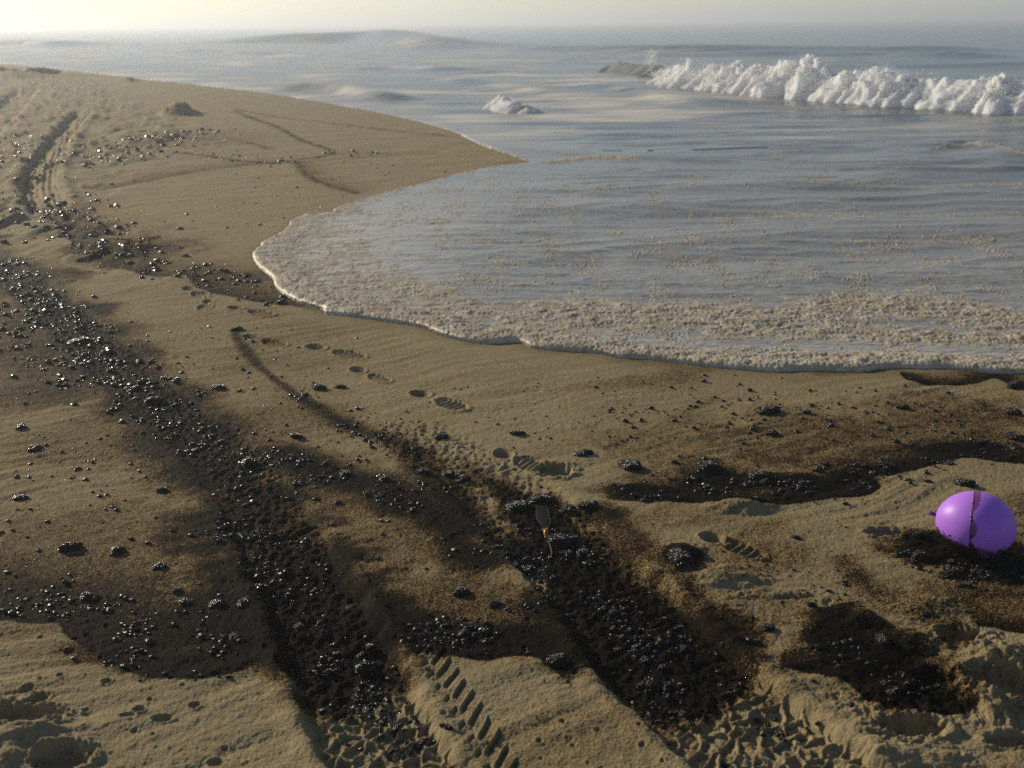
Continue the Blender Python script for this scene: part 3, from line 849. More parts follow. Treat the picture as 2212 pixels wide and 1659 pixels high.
def wave_sweep(base_px, top_px, width, seed, billow, nu, nv, prof, rag=0.0, z0=-0.05, hscale=1.0, shift=0.0):
    """a wave ridge swept along the sea: base line (foot) and crest heights read from the survey"""
    P = catmull(GL(base_px), 10)
    seg = np.r_[0, np.cumsum(np.linalg.norm(np.diff(P, axis=0), axis=1))]
    su = np.linspace(0, seg[-1], nu)
    px = np.interp(su, seg, P[:, 0]); py = np.interp(su, seg, P[:, 1])
    tx = np.gradient(px); ty = np.gradient(py); l = np.hypot(tx, ty)
    nx, ny = -ty / l, tx / l                              # seaward normal
    sgn = np.sign((nx * px + ny * py).mean()); nx *= sgn; ny *= sgn
    wts = width if np.ndim(width) else np.full(nu, width)
    cx, cy = px + nx * wts * 0.45, py + ny * wts * 0.45
    hpx = np.array([project(a, b, 0)[0] for a, b in zip(cx, cy)])
    hpy = np.array([project(a, b, 0)[1] for a, b in zip(cx, cy)])
    dep = cy * fw[1] + H * math.sin(PITCH)
    tpx = np.array(top_px)
    ty_ = np.interp(hpx, tpx[:, 0], tpx[:, 1])
    h = np.maximum((hpy - ty_) / FPX * dep / math.cos(PITCH), 0.02) * hscale
    ends = np.minimum(sstep(0, 0.05, su / seg[-1]), sstep(1, 0.95, su / seg[-1]))
    v = np.linspace(0, 1, nv)
    U, W = np.meshgrid(su, v, indexing='ij')
    pr = np.interp(v, *prof)
    foot = 0.25 * width * noise(U * 1.6, U * 0 + 3.1, seed) + 0.1 * width * noise(U * 5, U * 0 + 1.1, seed + 1)
    hv = h[:, None] * (1 + rag * (0.35 * noise(U * 2.2, U * 0 + 0.7, seed + 2) + 0.25 * noise(U * 7, W * 2, seed + 3)))
    off = wts[:, None] * (W + shift) - foot * (1 - W) ** 2
    Zr = z0 + (hv - z0) * pr[None, :] * ends[:, None]
    if billow > 0:
        q = W * width * 1.6
        bl = 0; am = 1.0; fr = 1.0
        for o in range(3):
            n = noise((U + 0.2 * q) * 2.2 * fr + o * 3.3, q * 2.4 * fr + 0.6 * noise(U * 2, q * 2, seed + 9) , seed + 20 + o)
            bl = bl + am * (0.8 * np.abs(n) - 0.22 + 0.75 * n); am *= 0.5; fr *= 2.15
        k = billow * h[:, None] * (pr[None, :] * 0.9 + 0.12) * ends[:, None]
        off = off - k * bl * np.interp(v, [0, 0.4, 0.6, 1], [1.0, 0.75, 0.0, -0.5])[None, :]
        Zr = Zr + k * bl * 0.75
    Xw = px[:, None] + nx[:, None] * off
    Yw = py[:, None] + ny[:, None] * off
    V = np.stack([Xw, Yw, Zr], -1).reshape(-1, 3)
    return V, grid_faces(nu, nv), (px, py, nx, ny, h, su)

PROF_FOAM = ([0, 0.06, 0.18, 0.34, 0.46, 0.58, 0.75, 1], [0, 0.22, 0.5, 0.82, 1.0, 0.95, 0.5, 0])
PROF_SEA = ([0, 0.08, 0.25, 0.40, 0.48, 0.60, 0.8, 1], [0, 0.05, 0.35, 0.85, 1.0, 0.86, 0.35, 0])

_v = np.linspace(0, 1, 41)
PROF_SWELL = (_v, np.where(_v < 0.5, (np.sin(np.clip(_v / 0.5, 0, 1) * math.pi / 2)) ** 3.0 * (0.35 + 0.65 * (_v / 0.5) ** 2), (1 - sstep(0.5, 1.0, _v))))

def spray_mesh(name, pts, rad):
    V0, F0 = sphere_tris()
    n = len(pts)
    V = (pts[:, None, :] + V0[None] * rad[:, None, None]).reshape(-1, 3)
    F = (F0[None] + (np.arange(n) * 6)[:, None, None]).reshape(-1, 3)
    return new_mesh(name, V, F, smooth=True)

def to_local(me_v, loc):
    return me_v - np.array([loc[0], loc[1], 0.0])

def breaker(base, top, width, seed, label, foam_kw=None, sea_kw=None, sea_line=None, nspray=0, plumes=()):
    P = GL(base)
    loc = P[len(P) // 2]
    root = empty('breaking_wave', (loc[0], loc[1], 0), label=label, category='wave', group='waves breaking off the beach')
    info = None
    if sea_kw is not None:
        b2, t2, w2 = sea_line or (base, top, width)
        V, F, inf2 = wave_sweep(b2, t2, w2, seed + 50, 0, sea_kw.get('nu', 300), sea_kw.get('nv', 40), sea_kw.get('prof', PROF_SEA), rag=sea_kw.get('rag', 0.35), hscale=sea_kw.get('h', 0.9), shift=sea_kw.get('shift', 0.1))
        n = 0.05 * noise(V[:, 0] * 3, V[:, 1] * 3, seed + 70) + 0.02 * noise(V[:, 0] * 9, V[:, 1] * 9, seed + 71)
        V[:, 2] += n * np.clip(V[:, 2] / 0.3, 0, 1) * sea_kw.get('rip', 1.0)
        me = new_mesh('water_crest', to_local(V, loc), F, {'silt': np.full(len(V), sea_kw.get('silt', 0.4)), 'far': np.full(len(V), sea_kw.get('far', 0.5)), 'film_sheen': np.full(len(V), sea_kw.get('film_sheen', 0.0))})
        link('water_crest', me, sea_kw.get('mat', WAVE), root)
        info = inf2
    if foam_kw is not None:
        V, F, info = wave_sweep(base, top, width, seed, foam_kw.get('billow', 0.22), foam_kw.get('nu', 900), foam_kw.get('nv', 110), PROF_FOAM, rag=foam_kw.get('rag', 0.6))
        link('foam', new_mesh('foam', to_local(V, loc), F), SURF_FOAM, root)
    if nspray:
        px, py, nx, ny, h, su = info
        pts = []; rad = []
        w = h / h.sum()
        for _ in range(nspray):
            k = rng.choice(len(px), p=w)
            t = rng.uniform(0.1, 0.6)
            hh = h[k] * (0.75 + abs(rng.normal(0, 0.16)))
            pts.append((px[k] + nx[k] * width * t + rng.normal(0, .05), py[k] + ny[k] * width * t, hh * (1 if t > 0.3 else rng.uniform(0.5, 1))))
            rad.append(rng.uniform(0.003, 0.010) * sea_scale(py[k]))
        for (qx, qy, nn, sx, sz) in plumes:
            g = G(qx, 205)
            d_ = project(g[0], g[1], 0)
            zc = (d_[1] - qy) / FPX * d_[2]
            for _ in range(nn):
                pts.append((g[0] + rng.normal(0, sx), g[1] + rng.normal(0, 0.12), zc + rng.normal(0, sz)))
                rad.append(rng.uniform(0.003, 0.011))
        pts = np.array(pts)
        sp = link('spray', spray_mesh('spray', to_local(pts, loc), np.array(rad)), SURF_FOAM, root)
        sp['kind'] = 'stuff'
    return root

def sea_scale(y):
    return max(1.0, y / 20.0)

breaker([(1385, 180), (1440, 190), (1500, 198), (1600, 207), (1700, 214), (1800, 224), (1900, 232), (2000, 238), (2100, 247), (2212, 252), (2350, 262), (2600, 280)],
        [(1380, 150), (1400, 124), (1415, 138), (1450, 152), (1490, 146), (1530, 150), (1580, 152), (1640, 156), (1690, 150), (1715, 141), (1745, 138), (1770, 146), (1788, 160), (1800, 172), (1850, 165), (1900, 152),
         (1935, 165), (1960, 178), (2000, 184), (2050, 178), (2090, 186), (2130, 178), (2212, 184), (2400, 196), (2600, 210)],
        1.5, 101, 'large white breaking wave foaming across the right side of the sea',
        foam_kw=dict(billow=0.26, nu=1000, nv=120, rag=0.8), sea_kw=dict(nu=400, nv=36, h=0.74, shift=0.22, silt=0.35, far=0.5),
        sea_line=([(1225, 156), (1290, 160), (1385, 174), (1500, 188), (1700, 204), (1900, 220), (2100, 236), (2300, 250), (2600, 270)],
                  [(1225, 150), (1260, 136), (1300, 131), (1340, 134), (1390, 136), (1450, 152), (1600, 158), (1750, 158), (1900, 172), (2100, 190), (2300, 200), (2600, 216)], 1.5),
        nspray=14000, plumes=[(1404, 128, 260, 0.06, 0.08), (1745, 140, 420, 0.22, 0.08), (1905, 158, 300, 0.2, 0.08), (1970, 165, 160, 0.3, 0.1), (2170, 172, 200, 0.35, 0.06), (1500, 140, 90, 0.3, 0.07)])

breaker([(1036, 236), (1060, 243), (1090, 248), (1130, 250), (1165, 249), (1190, 245)],
        [(1036, 232), (1050, 216), (1075, 211), (1100, 220), (1130, 231), (1160, 233), (1190, 242)],
        0.7, 202, 'small white foaming wavelet in the calm water at the middle',
        foam_kw=dict(billow=0.24, nu=320, nv=60, rag=0.7), sea_kw=dict(nu=160, nv=24, h=0.8, silt=0.6, far=0.4, rip=0.3), nspray=160)

breaker([(745, 206), (775, 211), (805, 215), (830, 218)], [(745, 199), (760, 197), (785, 203), (830, 215)], 0.6, 404,
        'tiny patch of white foam beside the brownish wave crest', foam_kw=dict(billow=0.25, nu=160, nv=40, rag=0.7), nspray=60)
# ------------------------------------------------------------------ tar lumps
def ico(sub):
    t = (1 + 5 ** 0.5) / 2
    V = [(-1, t, 0), (1, t, 0), (-1, -t, 0), (1, -t, 0), (0, -1, t), (0, 1, t), (0, -1, -t), (0, 1, -t), (t, 0, -1), (t, 0, 1), (-t, 0, -1), (-t, 0, 1)]
    F = [(0, 11, 5), (0, 5, 1), (0, 1, 7), (0, 7, 10), (0, 10, 11), (1, 5, 9), (5, 11, 4), (11, 10, 2), (10, 7, 6), (7, 1, 8), (3, 9, 4), (3, 4, 2), (3, 2, 6), (3, 6, 8), (3, 8, 9), (4, 9, 5), (2, 4, 11), (6, 2, 10), (8, 6, 7), (9, 8, 1)]
    V = [np.array(v) / np.linalg.norm(v) for v in V]
    for _ in range(sub):
        mid = {}; NF = []
        def m(a, b):
            k = (min(a, b), max(a, b))
            if k not in mid:
                p = V[a] + V[b]; V.append(p / np.linalg.norm(p)); mid[k] = len(V) - 1
            return mid[k]
        for a, b, c in F:
            ab, bc, ca = m(a, b), m(b, c), m(c, a)
            NF += [(a, ab, ca), (b, bc, ab), (c, ca, bc), (ab, bc, ca)]
        F = NF
    return np.array(V), np.array(F)

def lump_mesh(name, sub, seed, knobs):
    V, F = ico(sub)
    r = np.random.default_rng(seed)
    rad = np.ones(len(V))
    for _ in range(knobs):
        c = r.normal(size=3); c /= np.linalg.norm(c)
        c[2] = abs(c[2]) * 0.6
        dd = np.linalg.norm(V - c, axis=1)
        w_ = r.uniform(0.3, 0.65)
        rad += r.uniform(-0.12, 0.34) * np.exp(-(dd / w_) ** 2)
    for k in range(3):
        f = 2.2 * 2 ** k
        rad += 0.26 * 0.62 ** k * noise(V[:, 0] * f + V[:, 2] * 1.7 * f + seed, V[:, 1] * f - V[:, 2] * 1.3 * f, seed + k)
    V = V * rad[:, None]
    V[:, 2] *= 0.72
    V = V / np.abs(V[:, :2]).max() 
    V[:, 2] = np.where(V[:, 2] < -0.25, -0.25 + (V[:, 2] + 0.25) * 0.2, V[:, 2])
    return new_mesh(name, V, F)

BIG = [lump_mesh('tar_lump', 3, 900 + i, 9) for i in range(8)]
MID = [lump_mesh('tar_lump', 2, 950 + i, 6) for i in range(12)]
for i, me in enumerate(BIG + MID):
    me.materials.append(TAR_DUST if i % 4 == 3 else TAR)

NAMED = [  # x, y (foot), width in survey units, aspect, height ratio, label
    (350, 1058, 52, 0.45, 0.40, 'long flat tar lump lying alone on clean sand left of the oily track'),
    (152, 1186, 62, 0.5, 0.5, 'wide knobbly tar lump at the left among brown-stained sand'),
    (252, 1192, 44, 0.8, 0.6, 'domed wrinkled tar lump just right of the wide knobbly one'),
    (345, 1224, 38, 0.8, 0.6, 'round tar lump casting a long shadow right of the domed wrinkled lump'),
    (188, 1292, 38, 0.8, 0.7, 'rough tar lump with a smaller one behind, above the dark stain edge'),
    (44, 1076, 40, 0.6, 0.5, 'smooth pointed tar lump alone at the left edge of the sand'),
    (75, 970, 44, 0.7, 0.55, 'rounded tar lump with bright glints at the left edge below the dense band'),
    (45, 922, 40, 0.7, 0.6, 'rough tar lump at the left edge with a flat one below it'),
    (472, 838, 46, 0.6, 0.55, 'grey glossy tar lump on pale sand between the two drift lines'),
    (540, 1003, 48, 0.75, 0.7, 'two-tiered round tar lump at the head of the left oily track'),
    (1125, 1092, 72, 0.6, 0.45, 'glossy crusted tar slab left of the kelp blade'),
    (1165, 1078, 70, 0.6, 0.42, 'sand-dusted tar slab behind the glossy crusted slab'),
    (1228, 1098, 48, 0.8, 0.65, 'shiny tar lump right of the kelp blade'),
    (1272, 1098, 62, 0.55, 0.4, 'long low tar lump joined to the shiny lump right of the kelp'),
    (1362, 1010, 64, 0.65, 0.45, 'large glossy oval tar lump alone on bare sand at the middle'),
    (1530, 1012, 66, 0.7, 0.55, 'big craggy tar lump at the upper edge of the right-hand stain'),
    (1645, 1032, 62, 0.5, 0.42, 'long tar lump with a white glint on the right-hand stain'),
    (1660, 888, 66, 0.6, 0.42, 'sand-crusted tar lump alone between foam and the right-hand stain'),
    (1262, 983, 50, 0.45, 0.38, 'low dark tar lump left of the large oval one'),
    (1120, 940, 46, 0.4, 0.4, 'flat elongated tar lump on bare sand above the footprints trail end'),
    (952, 944, 42, 0.7, 0.5, 'flat dark tar lump under the clearest footprint'),
    (1668, 937, 40, 0.6, 0.5, 'dark tar lump on bare sand below the sand-crusted one'),
    (914, 1018, 38, 0.6, 0.55, 'leftmost of three tar lumps in a short row at the middle'),
    (968, 1022, 36, 0.7, 0.55, 'middle of three tar lumps in a short row'),
    (1002, 1032, 42, 0.7, 0.55, 'rightmost and largest of three tar lumps in a short row'),
    (790, 1425, 56, 0.9, 0.95, 'tall piled tar lump in the left oily track'),
    (800, 1385, 26, 1.0, 1.1, 'small tar knob perched behind the tall piled lump'),
    (645, 1338, 34, 0.8, 0.7, 'bright glinting tar lump in the upper left oily track'),
    (560, 1262, 58, 0.4, 0.45, 'glossy ragged tar lump above the chain of lumps'),
    (383, 1275, 32, 0.8, 0.6, 'tar lump starting the chain of lumps at lower left'),
    (398, 1298, 36, 0.7, 0.6, 'second tar lump in the chain of lumps at lower left'),
    (466, 1302, 50, 0.6, 0.55, 'double tar lump in the chain left of the oily track'),
    (528, 1304, 42, 0.7, 0.6, 'tar lump ending the chain beside the oily track'),
    (504, 1374, 36, 0.7, 0.55, 'tar lump near the point of the lower left stain'),
    (995, 1282, 52, 0.6, 0.55, 'dark smooth tar lump on pale sand between the two tracks'),
    (1070, 1306, 44, 0.7, 0.5, 'angular tar lump with a pale top between the two tracks'),
    (1468, 1215, 68, 0.8, 0.45, 'wide sunken tar mound right of the right-hand track'),
    (1660, 1362, 40, 0.7, 0.55, 'dark tar lump in a hollow right of the right-hand track'),
    (1752, 1305, 28, 0.6, 0.5, 'small tar lump alone on pale sand below the last footprint'),
    (1630, 1390, 26, 0.7, 0.6, 'smaller tar lump just below the one in the hollow'),
    (2085, 1048, 58, 0.55, 0.5, 'knobbly tar lump directly behind the purple balloon'),
    (2195, 836, 62, 0.5, 0.5, 'dark tar lump by the foam at the right edge'),
    (2185, 895, 50, 0.5, 0.5, 'long tar lump at the right edge below the foam'),
    (2195, 948, 58, 0.6, 0.5, 'shiny black tar lump at the right edge above the long stain'),
    (1950, 882, 36, 0.55, 0.5, 'tar lump on bare sand under the foam toward the right'),
    (1740, 892, 28, 0.6, 0.5, 'small tar lump right of the sand-crusted one'),
    (1905, 1008, 56, 0.5, 0.45, 'flat tar lump at the tip of the right-hand stain'),
    (1780, 1005, 40, 0.5, 0.5, 'tar lump in the middle of the right-hand stain'),
    (1985, 1205, 44, 0.8, 0.6, 'black tar lump at the left foot of the purple balloon'),
    (2055, 1240, 66, 0.5, 0.35, 'wide wet tar lump in front of the purple balloon'),
    (2080, 1265, 50, 0.4, 0.3, 'flat tar lump on sand below the purple balloon'),
    (1985, 1160, 36, 0.8, 0.6, 'small tar lump under the balloon knot'),
    (1140, 1225, 56, 0.6, 0.6, 'glossy tar lump leading the right-hand oily track'),
    (1240, 1160, 40, 0.7, 0.6, 'tar lump right of the amber kelp bulb'),
    (1260, 1190, 34, 0.8, 0.7, 'tar lump with a bright white glint at the start of the right-hand track'),
    (1205, 1165, 62, 0.7, 0.55, 'broad tar lump under the amber kelp bulb'),
    (745, 1024, 36, 0.7, 0.55, 'tar lump on the dark diagonal stain at the middle left'),
    (830, 1036, 34, 0.7, 0.55, 'tar lump near the lower end of the dark diagonal stain'),
    (1205, 1430, 64, 0.6, 0.55, 'glossy tar cluster on the left edge of the right-hand track'),
    (1000, 1372, 36, 0.7, 0.6, 'tar lump with a glint on the brown sand between the tracks'),
    (510, 714, 34, 0.6, 0.45, 'dark tar lump at the head of the long drift line'),
    (690, 838, 50, 0.5, 0.45, 'tar lump beside the long drift line'),
    (735, 836, 34, 0.5, 0.5, 'tar lump at the right end of the drift line cluster'),
    (640, 946, 40, 0.6, 0.5, 'tar lump on the sand right of the dense band'),
    (175, 738, 60, 0.5, 0.4, 'clump of fused tar in the dense left band'),
    (330, 865, 50, 0.6, 0.5, 'tallest tar lump in the dense left band'),
    (1930, 1500, 40, 0.7, 0.5, 'tar lump with glints in the lower right stain'),
    (1905, 1395, 44, 0.8, 0.4, 'oily tar lump in the trodden sand at lower right'),
    (1720, 1165, 30, 0.5, 0.5, 'small dark lump on sand left of the balloon'),
]

tar_jobs = []     # (gx, gy, half width m, aspect, height ratio, label, group)
for px, py, w, asp, hr, lab in NAMED:
    g = G(px, py)
    tar_jobs.append((g[0], g[1], 0.5 * w / FPX * depth_of(*g), asp, hr, lab, 'tar lumps scattered on the beach'))

# random lumps: density bands along the oily drift
BANDS = [  # polyline, half width, count, min size, max size (half widths, m), group, label
    ([(0, 560), (60, 620), (150, 690), (230, 780), (320, 860), (400, 930), (450, 975)], 0.20, 900, 0.004, 0.021, 'tar lumps in the dense left band', 'glossy black tar lump packed in the dense band at left'),
    ([(0, 640), (60, 720), (120, 800), (150, 860)], 0.30, 360, 0.004, 0.020, 'tar lumps on the oily sand at the left edge', 'black tar lump on the oily sand at the left edge'),
    ([(440, 960), (540, 1080), (600, 1180), (650, 1260), (720, 1380), (800, 1500), (880, 1600)], 0.12, 150, 0.003, 0.014, 'tar lumps in the left track', 'black tar lump in the left oily tyre track'),
    ([(730, 1390), (790, 1480), (850, 1560), (890, 1610)], 0.11, 260, 0.003, 0.015, 'tar lumps in the left track', 'black tar lump at the lower end of the left oily tyre track'),
    ([(1120, 1140), (1230, 1220), (1330, 1310), (1440, 1430), (1560, 1540), (1700, 1640)], 0.16, 560, 0.003, 0.018, 'tar lumps in the right track', 'black tar lump in the right oily tyre track'),
    ([(500, 950), (600, 1000), (720, 1035), (840, 1055), (960, 1090)], 0.14, 260, 0.003, 0.012, 'tar lumps on the diagonal stain', 'small tar lump on the dark diagonal stain'),
    ([(200, 520), (260, 550), (330, 575), (430, 590), (560, 625), (640, 655)], 0.28, 300, 0.006, 0.030, 'tar lumps by the tongue of foam', 'tar lump on the stain left of the foam tongue'),
    ([(80, 430), (140, 480), (200, 520)], 0.55, 320, 0.006, 0.03, 'tar lumps below the far track', 'tar lump on rough sand below the far tyre track'),
    ([(150, 360), (250, 330), (330, 300), (420, 290), (460, 280)], 0.75, 520, 0.006, 0.040, 'tar lumps on the far drift line', 'small dark lump on the far drift line'),
    ([(60, 290), (40, 360), (30, 430), (60, 500)], 0.8, 320, 0.006, 0.035, 'tar lumps left of the far track', 'small dark lump on rough sand left of the far track'),
    ([(380, 330), (560, 352), (640, 346), (720, 331), (840, 330)], 0.35, 110, 0.008, 0.025, 'specks on the far beach', 'dark speck of tar on the smooth far beach'),
    ([(40, 1290), (180, 1320), (300, 1375), (400, 1405), (520, 1380)], 0.13, 260, 0.003, 0.011, 'tar lumps in the lower left stain', 'small tar lump in the lower left stain'),
    ([(1320, 1060), (1500, 1050), (1700, 1050), (1860, 1035), (2100, 965), (2212, 960)], 0.12, 260, 0.004, 0.018, 'tar lumps on the right stain', 'tar lump on the long right-hand stain'),
    ([(880, 1350), (1000, 1370), (1150, 1380)], 0.14, 160, 0.003, 0.010, 'tar lumps between the tracks', 'small tar lump on brown sand between the tracks'),
    ([(600, 1280), (560, 1200), (500, 1120)], 0.15, 180, 0.003, 0.012, 'tar lumps beside the left track', 'small tar lump on the stained sand left of the track'),
    ([(1950, 1190), (2050, 1230), (2212, 1245)], 0.07, 90, 0.004, 0.016, 'tar lumps round the balloon', 'wet tar lump on the oil round the balloon'),
    ([(620, 850), (720, 890), (800, 940), (900, 980)], 0.10, 140, 0.003, 0.012, 'tar lumps on the drift line', 'small tar lump on the long drift line'),
    ([(1830, 1380), (1900, 1440), (2000, 1510)], 0.12, 70, 0.003, 0.012, 'tar lumps in the lower right stain', 'small tar lump in the lower right stain'),
    ([(430, 700), (560, 860), (700, 960), (900, 1080), (1050, 1240)], 0.40, 420, 0.002, 0.010, 'tar lumps on the middle sand', 'small tar lump on the sand between the left band and the footprints'),
    ([(0, 960), (120, 1080), (250, 1200)], 0.45, 240, 0.002, 0.011, 'tar lumps on the left sand', 'small tar lump on rippled sand at left'),
    ([(1300, 900), (1600, 880), (1900, 890), (2150, 900)], 0.42, 330, 0.003, 0.013, 'tar lumps under the foam', 'small tar lump on the sand below the foam'),
    ([(1000, 830), (1150, 900), (1300, 960)], 0.4, 110, 0.002, 0.008, 'tar specks by the footprints', 'small tar speck on bare sand by the footprints'),
    ([(1500, 1150), (1700, 1240), (1900, 1300)], 0.28, 110, 0.002, 0.008, 'tar specks left of the balloon', 'small tar speck on sand between the track and the balloon'),
    ([(600, 430), (480, 500), (700, 370), (900, 350)], 0.9, 120, 0.004, 0.016, 'specks on the smooth sand', 'small dark speck on smooth sand behind the foam tongue'),
]
cand = []
for line, hw, cnt, a, b, grp, lab in BANDS:
    P = catmull(GL(line), 6)
    seg = np.r_[0, np.cumsum(np.linalg.norm(np.diff(P, axis=0), axis=1))]
    clx = rng.uniform(0, 100)
    made = 0
    while made < cnt:
        s = rng.uniform(0, seg[-1]); o = rng.normal(0, 0.5) * hw
        i = min(np.searchsorted(seg, s, 'right') - 1, len(P) - 2)
        t = (P[i + 1] - P[i]) / (np.linalg.norm(P[i + 1] - P[i]) + 1e-9)
        x = np.interp(s, seg, P[:, 0]) - t[1] * o; y = np.interp(s, seg, P[:, 1]) + t[0] * o
        cn = float(noise(np.array([x * 7 + clx]), np.array([y * 7]), 88)[0])
        if rng.uniform() > 0.40 + 1.7 * cn: continue
        sz = a * (b / a) ** (rng.uniform() ** 2.2)
        cand.append((x, y, sz, rng.uniform(0.55, 1.0), rng.uniform(0.45, 0.8), lab, grp)); made += 1
C = np.array([(c[0], c[1], c[2]) for c in cand])
dw = water_sd(C[:, 0], C[:, 1])
ok = (dw < -0.02) & (C[:, 1] > 1.3)
scr = C[:, 2] / (C[:, 1] * fw[1] + H * math.sin(PITCH))
inview = np.abs(C[:, 0] / (C[:, 1] + 0.546)) < 0.47
order = np.argsort(-(scr * inview * ok))
n_single = 298 - len(NAMED)
single = set(order[:n_single].tolist())
for k in single:
    tar_jobs.append(cand[k])
rest = [k for k in range(len(cand)) if ok[k] and k not in single]

# every random lump is described by its look and by the nearest thing one can find
LAND = [((1180, 1148), 'the amber kelp bulb'), ((1170, 1100), 'the kelp blade'), ((2106, 1180), 'the purple balloon'), ((790, 1425), 'the tall piled lump'),
        ((1205, 1430), "the glossy cluster"), ((1468, 1215), 'the wide sunken mound'), ((995, 1282), "the dark smooth lump"),
        ((1070, 1306), 'the pale-topped angular lump'), ((1362, 1010), 'the large oval lump'), ((1530, 1012), 'the big craggy lump'), ((1645, 1032), 'the lump with a white glint'),
        ((540, 1003), 'the two-tiered lump'), ((472, 838), 'the grey glossy lump'), ((350, 1058), 'the long flat lump'), ((252, 1192), 'the domed wrinkled lump'), ((645, 1338), 'the bright glinting lump'),
        ((560, 1262), 'the ragged glossy lump'), ((466, 1302), 'the chain of lumps'), ((504, 1374), "the left stain's point"), ((140, 1372), "the left stain's notch"),
        ((380, 1466), "the left stain's lowest edge"), ((1660, 888), 'the sand-crusted lump'), ((330, 865), "the dense band's tallest lump"), ((175, 738), "the dense band's fused clump"),
        ((510, 714), "the drift line's head"), ((690, 838), 'the drift line cluster'), ((909, 853), 'the clearest footprint'), ((1600, 1190), 'the ribbed footprint'), ((1905, 1008), "the right-hand stain's tip"),
        ((1930, 1500), 'the lower right stain'), ((850, 1600), "the left track's clean tread"), ((1640, 1620), "the right track's clean tread"), ((1440, 1340), "the right track's middle"),
        ((1560, 1480), "the right track's lower half"), ((1330, 1290), "the right track's upper half"), ((295, 532), 'the amber weed strands'), ((283, 177), 'the yellow weed clump'), ((40, 318), 'the orange weed tuft'),
        ((92, 380), 'the far tyre track'), ((388, 247), 'the far sand mound'), ((545, 552), "the foam tongue's tip"), ((640, 345), "the far drift line fork"), ((2195, 890), "the long right-edge lump"),
        ((45, 920), "the left-edge lumps"), ((1262, 983), 'the low dark lump'), ((60, 620), "the dense band's top"), ((1300, 1400), "the right track's left edge"), ((1600, 1400), "the right track's right edge"),
        ((745, 1500), "the left track's middle"), ((1400, 1520), "the right track's lower left"), ((700, 1420), "the left track's upper edge")]
LANDG = np.array([G(*p) for p, _ in LAND])
used = {}
for k in range(len(NAMED)):
    used[tar_jobs[k][5]] = 1
n0 = len(NAMED)
info = []
for k in range(n0, len(tar_jobs)):
    x, y, sz, asp, hr, lab, grp = tar_jobs[k]
    d = np.hypot(LANDG[:, 0] - x, LANDG[:, 1] - y)
    j = int(np.argmin(d))
    vx, vy = x - LANDG[j, 0], y - LANDG[j, 1]
    q = project(x, y, 0)
    look = ('broad ' if sz > 0.022 else 'large ' if sz > 0.015 else 'middling ' if sz > 0.011 else 'small ' if sz > 0.0075 else 'tiny ') + ('flat' if hr < 0.52 else 'tall' if hr > 0.74 else 'long' if asp < 0.66 else 'oval' if asp < 0.82 else 'round')
    ang = math.degrees(math.atan2(vy, vx))
    rel = 'right of' if -30 <= ang < 30 else 'rear right of' if ang < 60 and ang >= 30 else 'behind' if 60 <= ang < 120 else 'rear left of' if 120 <= ang < 150 else 'in front of' if -120 <= ang < -60 else 'front right of' if -60 <= ang < -30 else 'front left of' if -150 <= ang < -120 else 'left of'
    near = 'close ' if d[j] < 0.09 else '' if d[j] < 0.22 else 'well '
    info.append((k, look + ' tar lump ' + near + rel + ' ' + LAND[j][1], q[0], q[1]))
from collections import defaultdict
same = defaultdict(list)
for it in info: same[it[1]].append(it)
for lab, its in same.items():
    if len(its) == 1:
        names = [lab]
    else:
        its.sort(key=lambda v: v[2])
        if len(its) == 2:
            pre = ['left one of two, ', 'right one of two, ']
        elif len(its) == 3:
            pre = ['leftmost of three, ', 'middle of three, ', 'rightmost of three, ']
        else:
            w_ = ['leftmost', 'second from left', 'third from left', 'fourth from left', 'fifth from left', 'sixth from left']
            pre = [(w_[min(i, 5)] if i < len(its) - 1 else 'rightmost') + ', ' for i in range(len(its))]
        names = [p + lab for p in pre]
    for it, nm in zip(its, names):
        j = tar_jobs[it[0]]
        nm = nm if len(nm.replace('-', ' ').split()) <= 16 else nm.replace(' tar lump', ' lump').replace('second from left', 'second')
        tar_jobs[it[0]] = (j[0], j[1], j[2], j[3], j[4], nm, j[6])

pts = np.array([(j[0], j[1]) for j in tar_jobs])
zt = sand_fields(pts[:, 0], pts[:, 1])[0]
for j, zz in zip(tar_jobs, zt):
    gx, gy, hw, asp, hr, lab, grp = j
    lib = BIG if hw > 0.017 else MID
    me = random.choice(lib)
    o = bpy.data.objects.new('tar_lump', me)
    COL.objects.link(o)
    o.scale = (hw, hw * asp, hw * hr * 1.35)
    o.rotation_euler = (random.uniform(-.15, .15), random.uniform(-.15, .15), random.choice((0, math.pi)) + random.uniform(-.5, .5) + (0 if asp < 0.7 else random.uniform(-1, 1)))
    o.location = (gx, gy, zz + 0.10 * hw * hr)
    o['label'] = lab; o['category'] = 'tar lump'; o['group'] = grp

# the countless smaller ones
GV, GF = ico(1)
K = len(GV)
VV = []; FF = []
R = np.array([cand[k][:5] for k in rest])
zr = sand_fields(R[:, 0], R[:, 1])[0]
variants = []
for i in range(24):
    r = np.random.default_rng(i)
    v = GV * (1 + 0.38 * r.uniform(-1, 1, (K, 1)))
    variants.append(v)
for i in range(len(R)):
    x, y, s, asp, hr = R[i]
    v = variants[i % 24]
    a = rng.uniform(0, 6.283); ca, sa = math.cos(a), math.sin(a)
    q = np.stack([(v[:, 0] * ca - v[:, 1] * sa) * s, (v[:, 0] * sa + v[:, 1] * ca) * s * asp, v[:, 2] * s * hr], 1)
    VV.append(q + (x, y, zr[i] + 0.25 * s * hr)); FF.append(GF + i * K)
link('tar_grit', new_mesh('tar_grit', np.vstack(VV), np.vstack(FF)), GRIT, kind='stuff', label='countless small black tar grains scattered over the sand', category='tar grains')
print('tar', len(tar_jobs), len(rest))

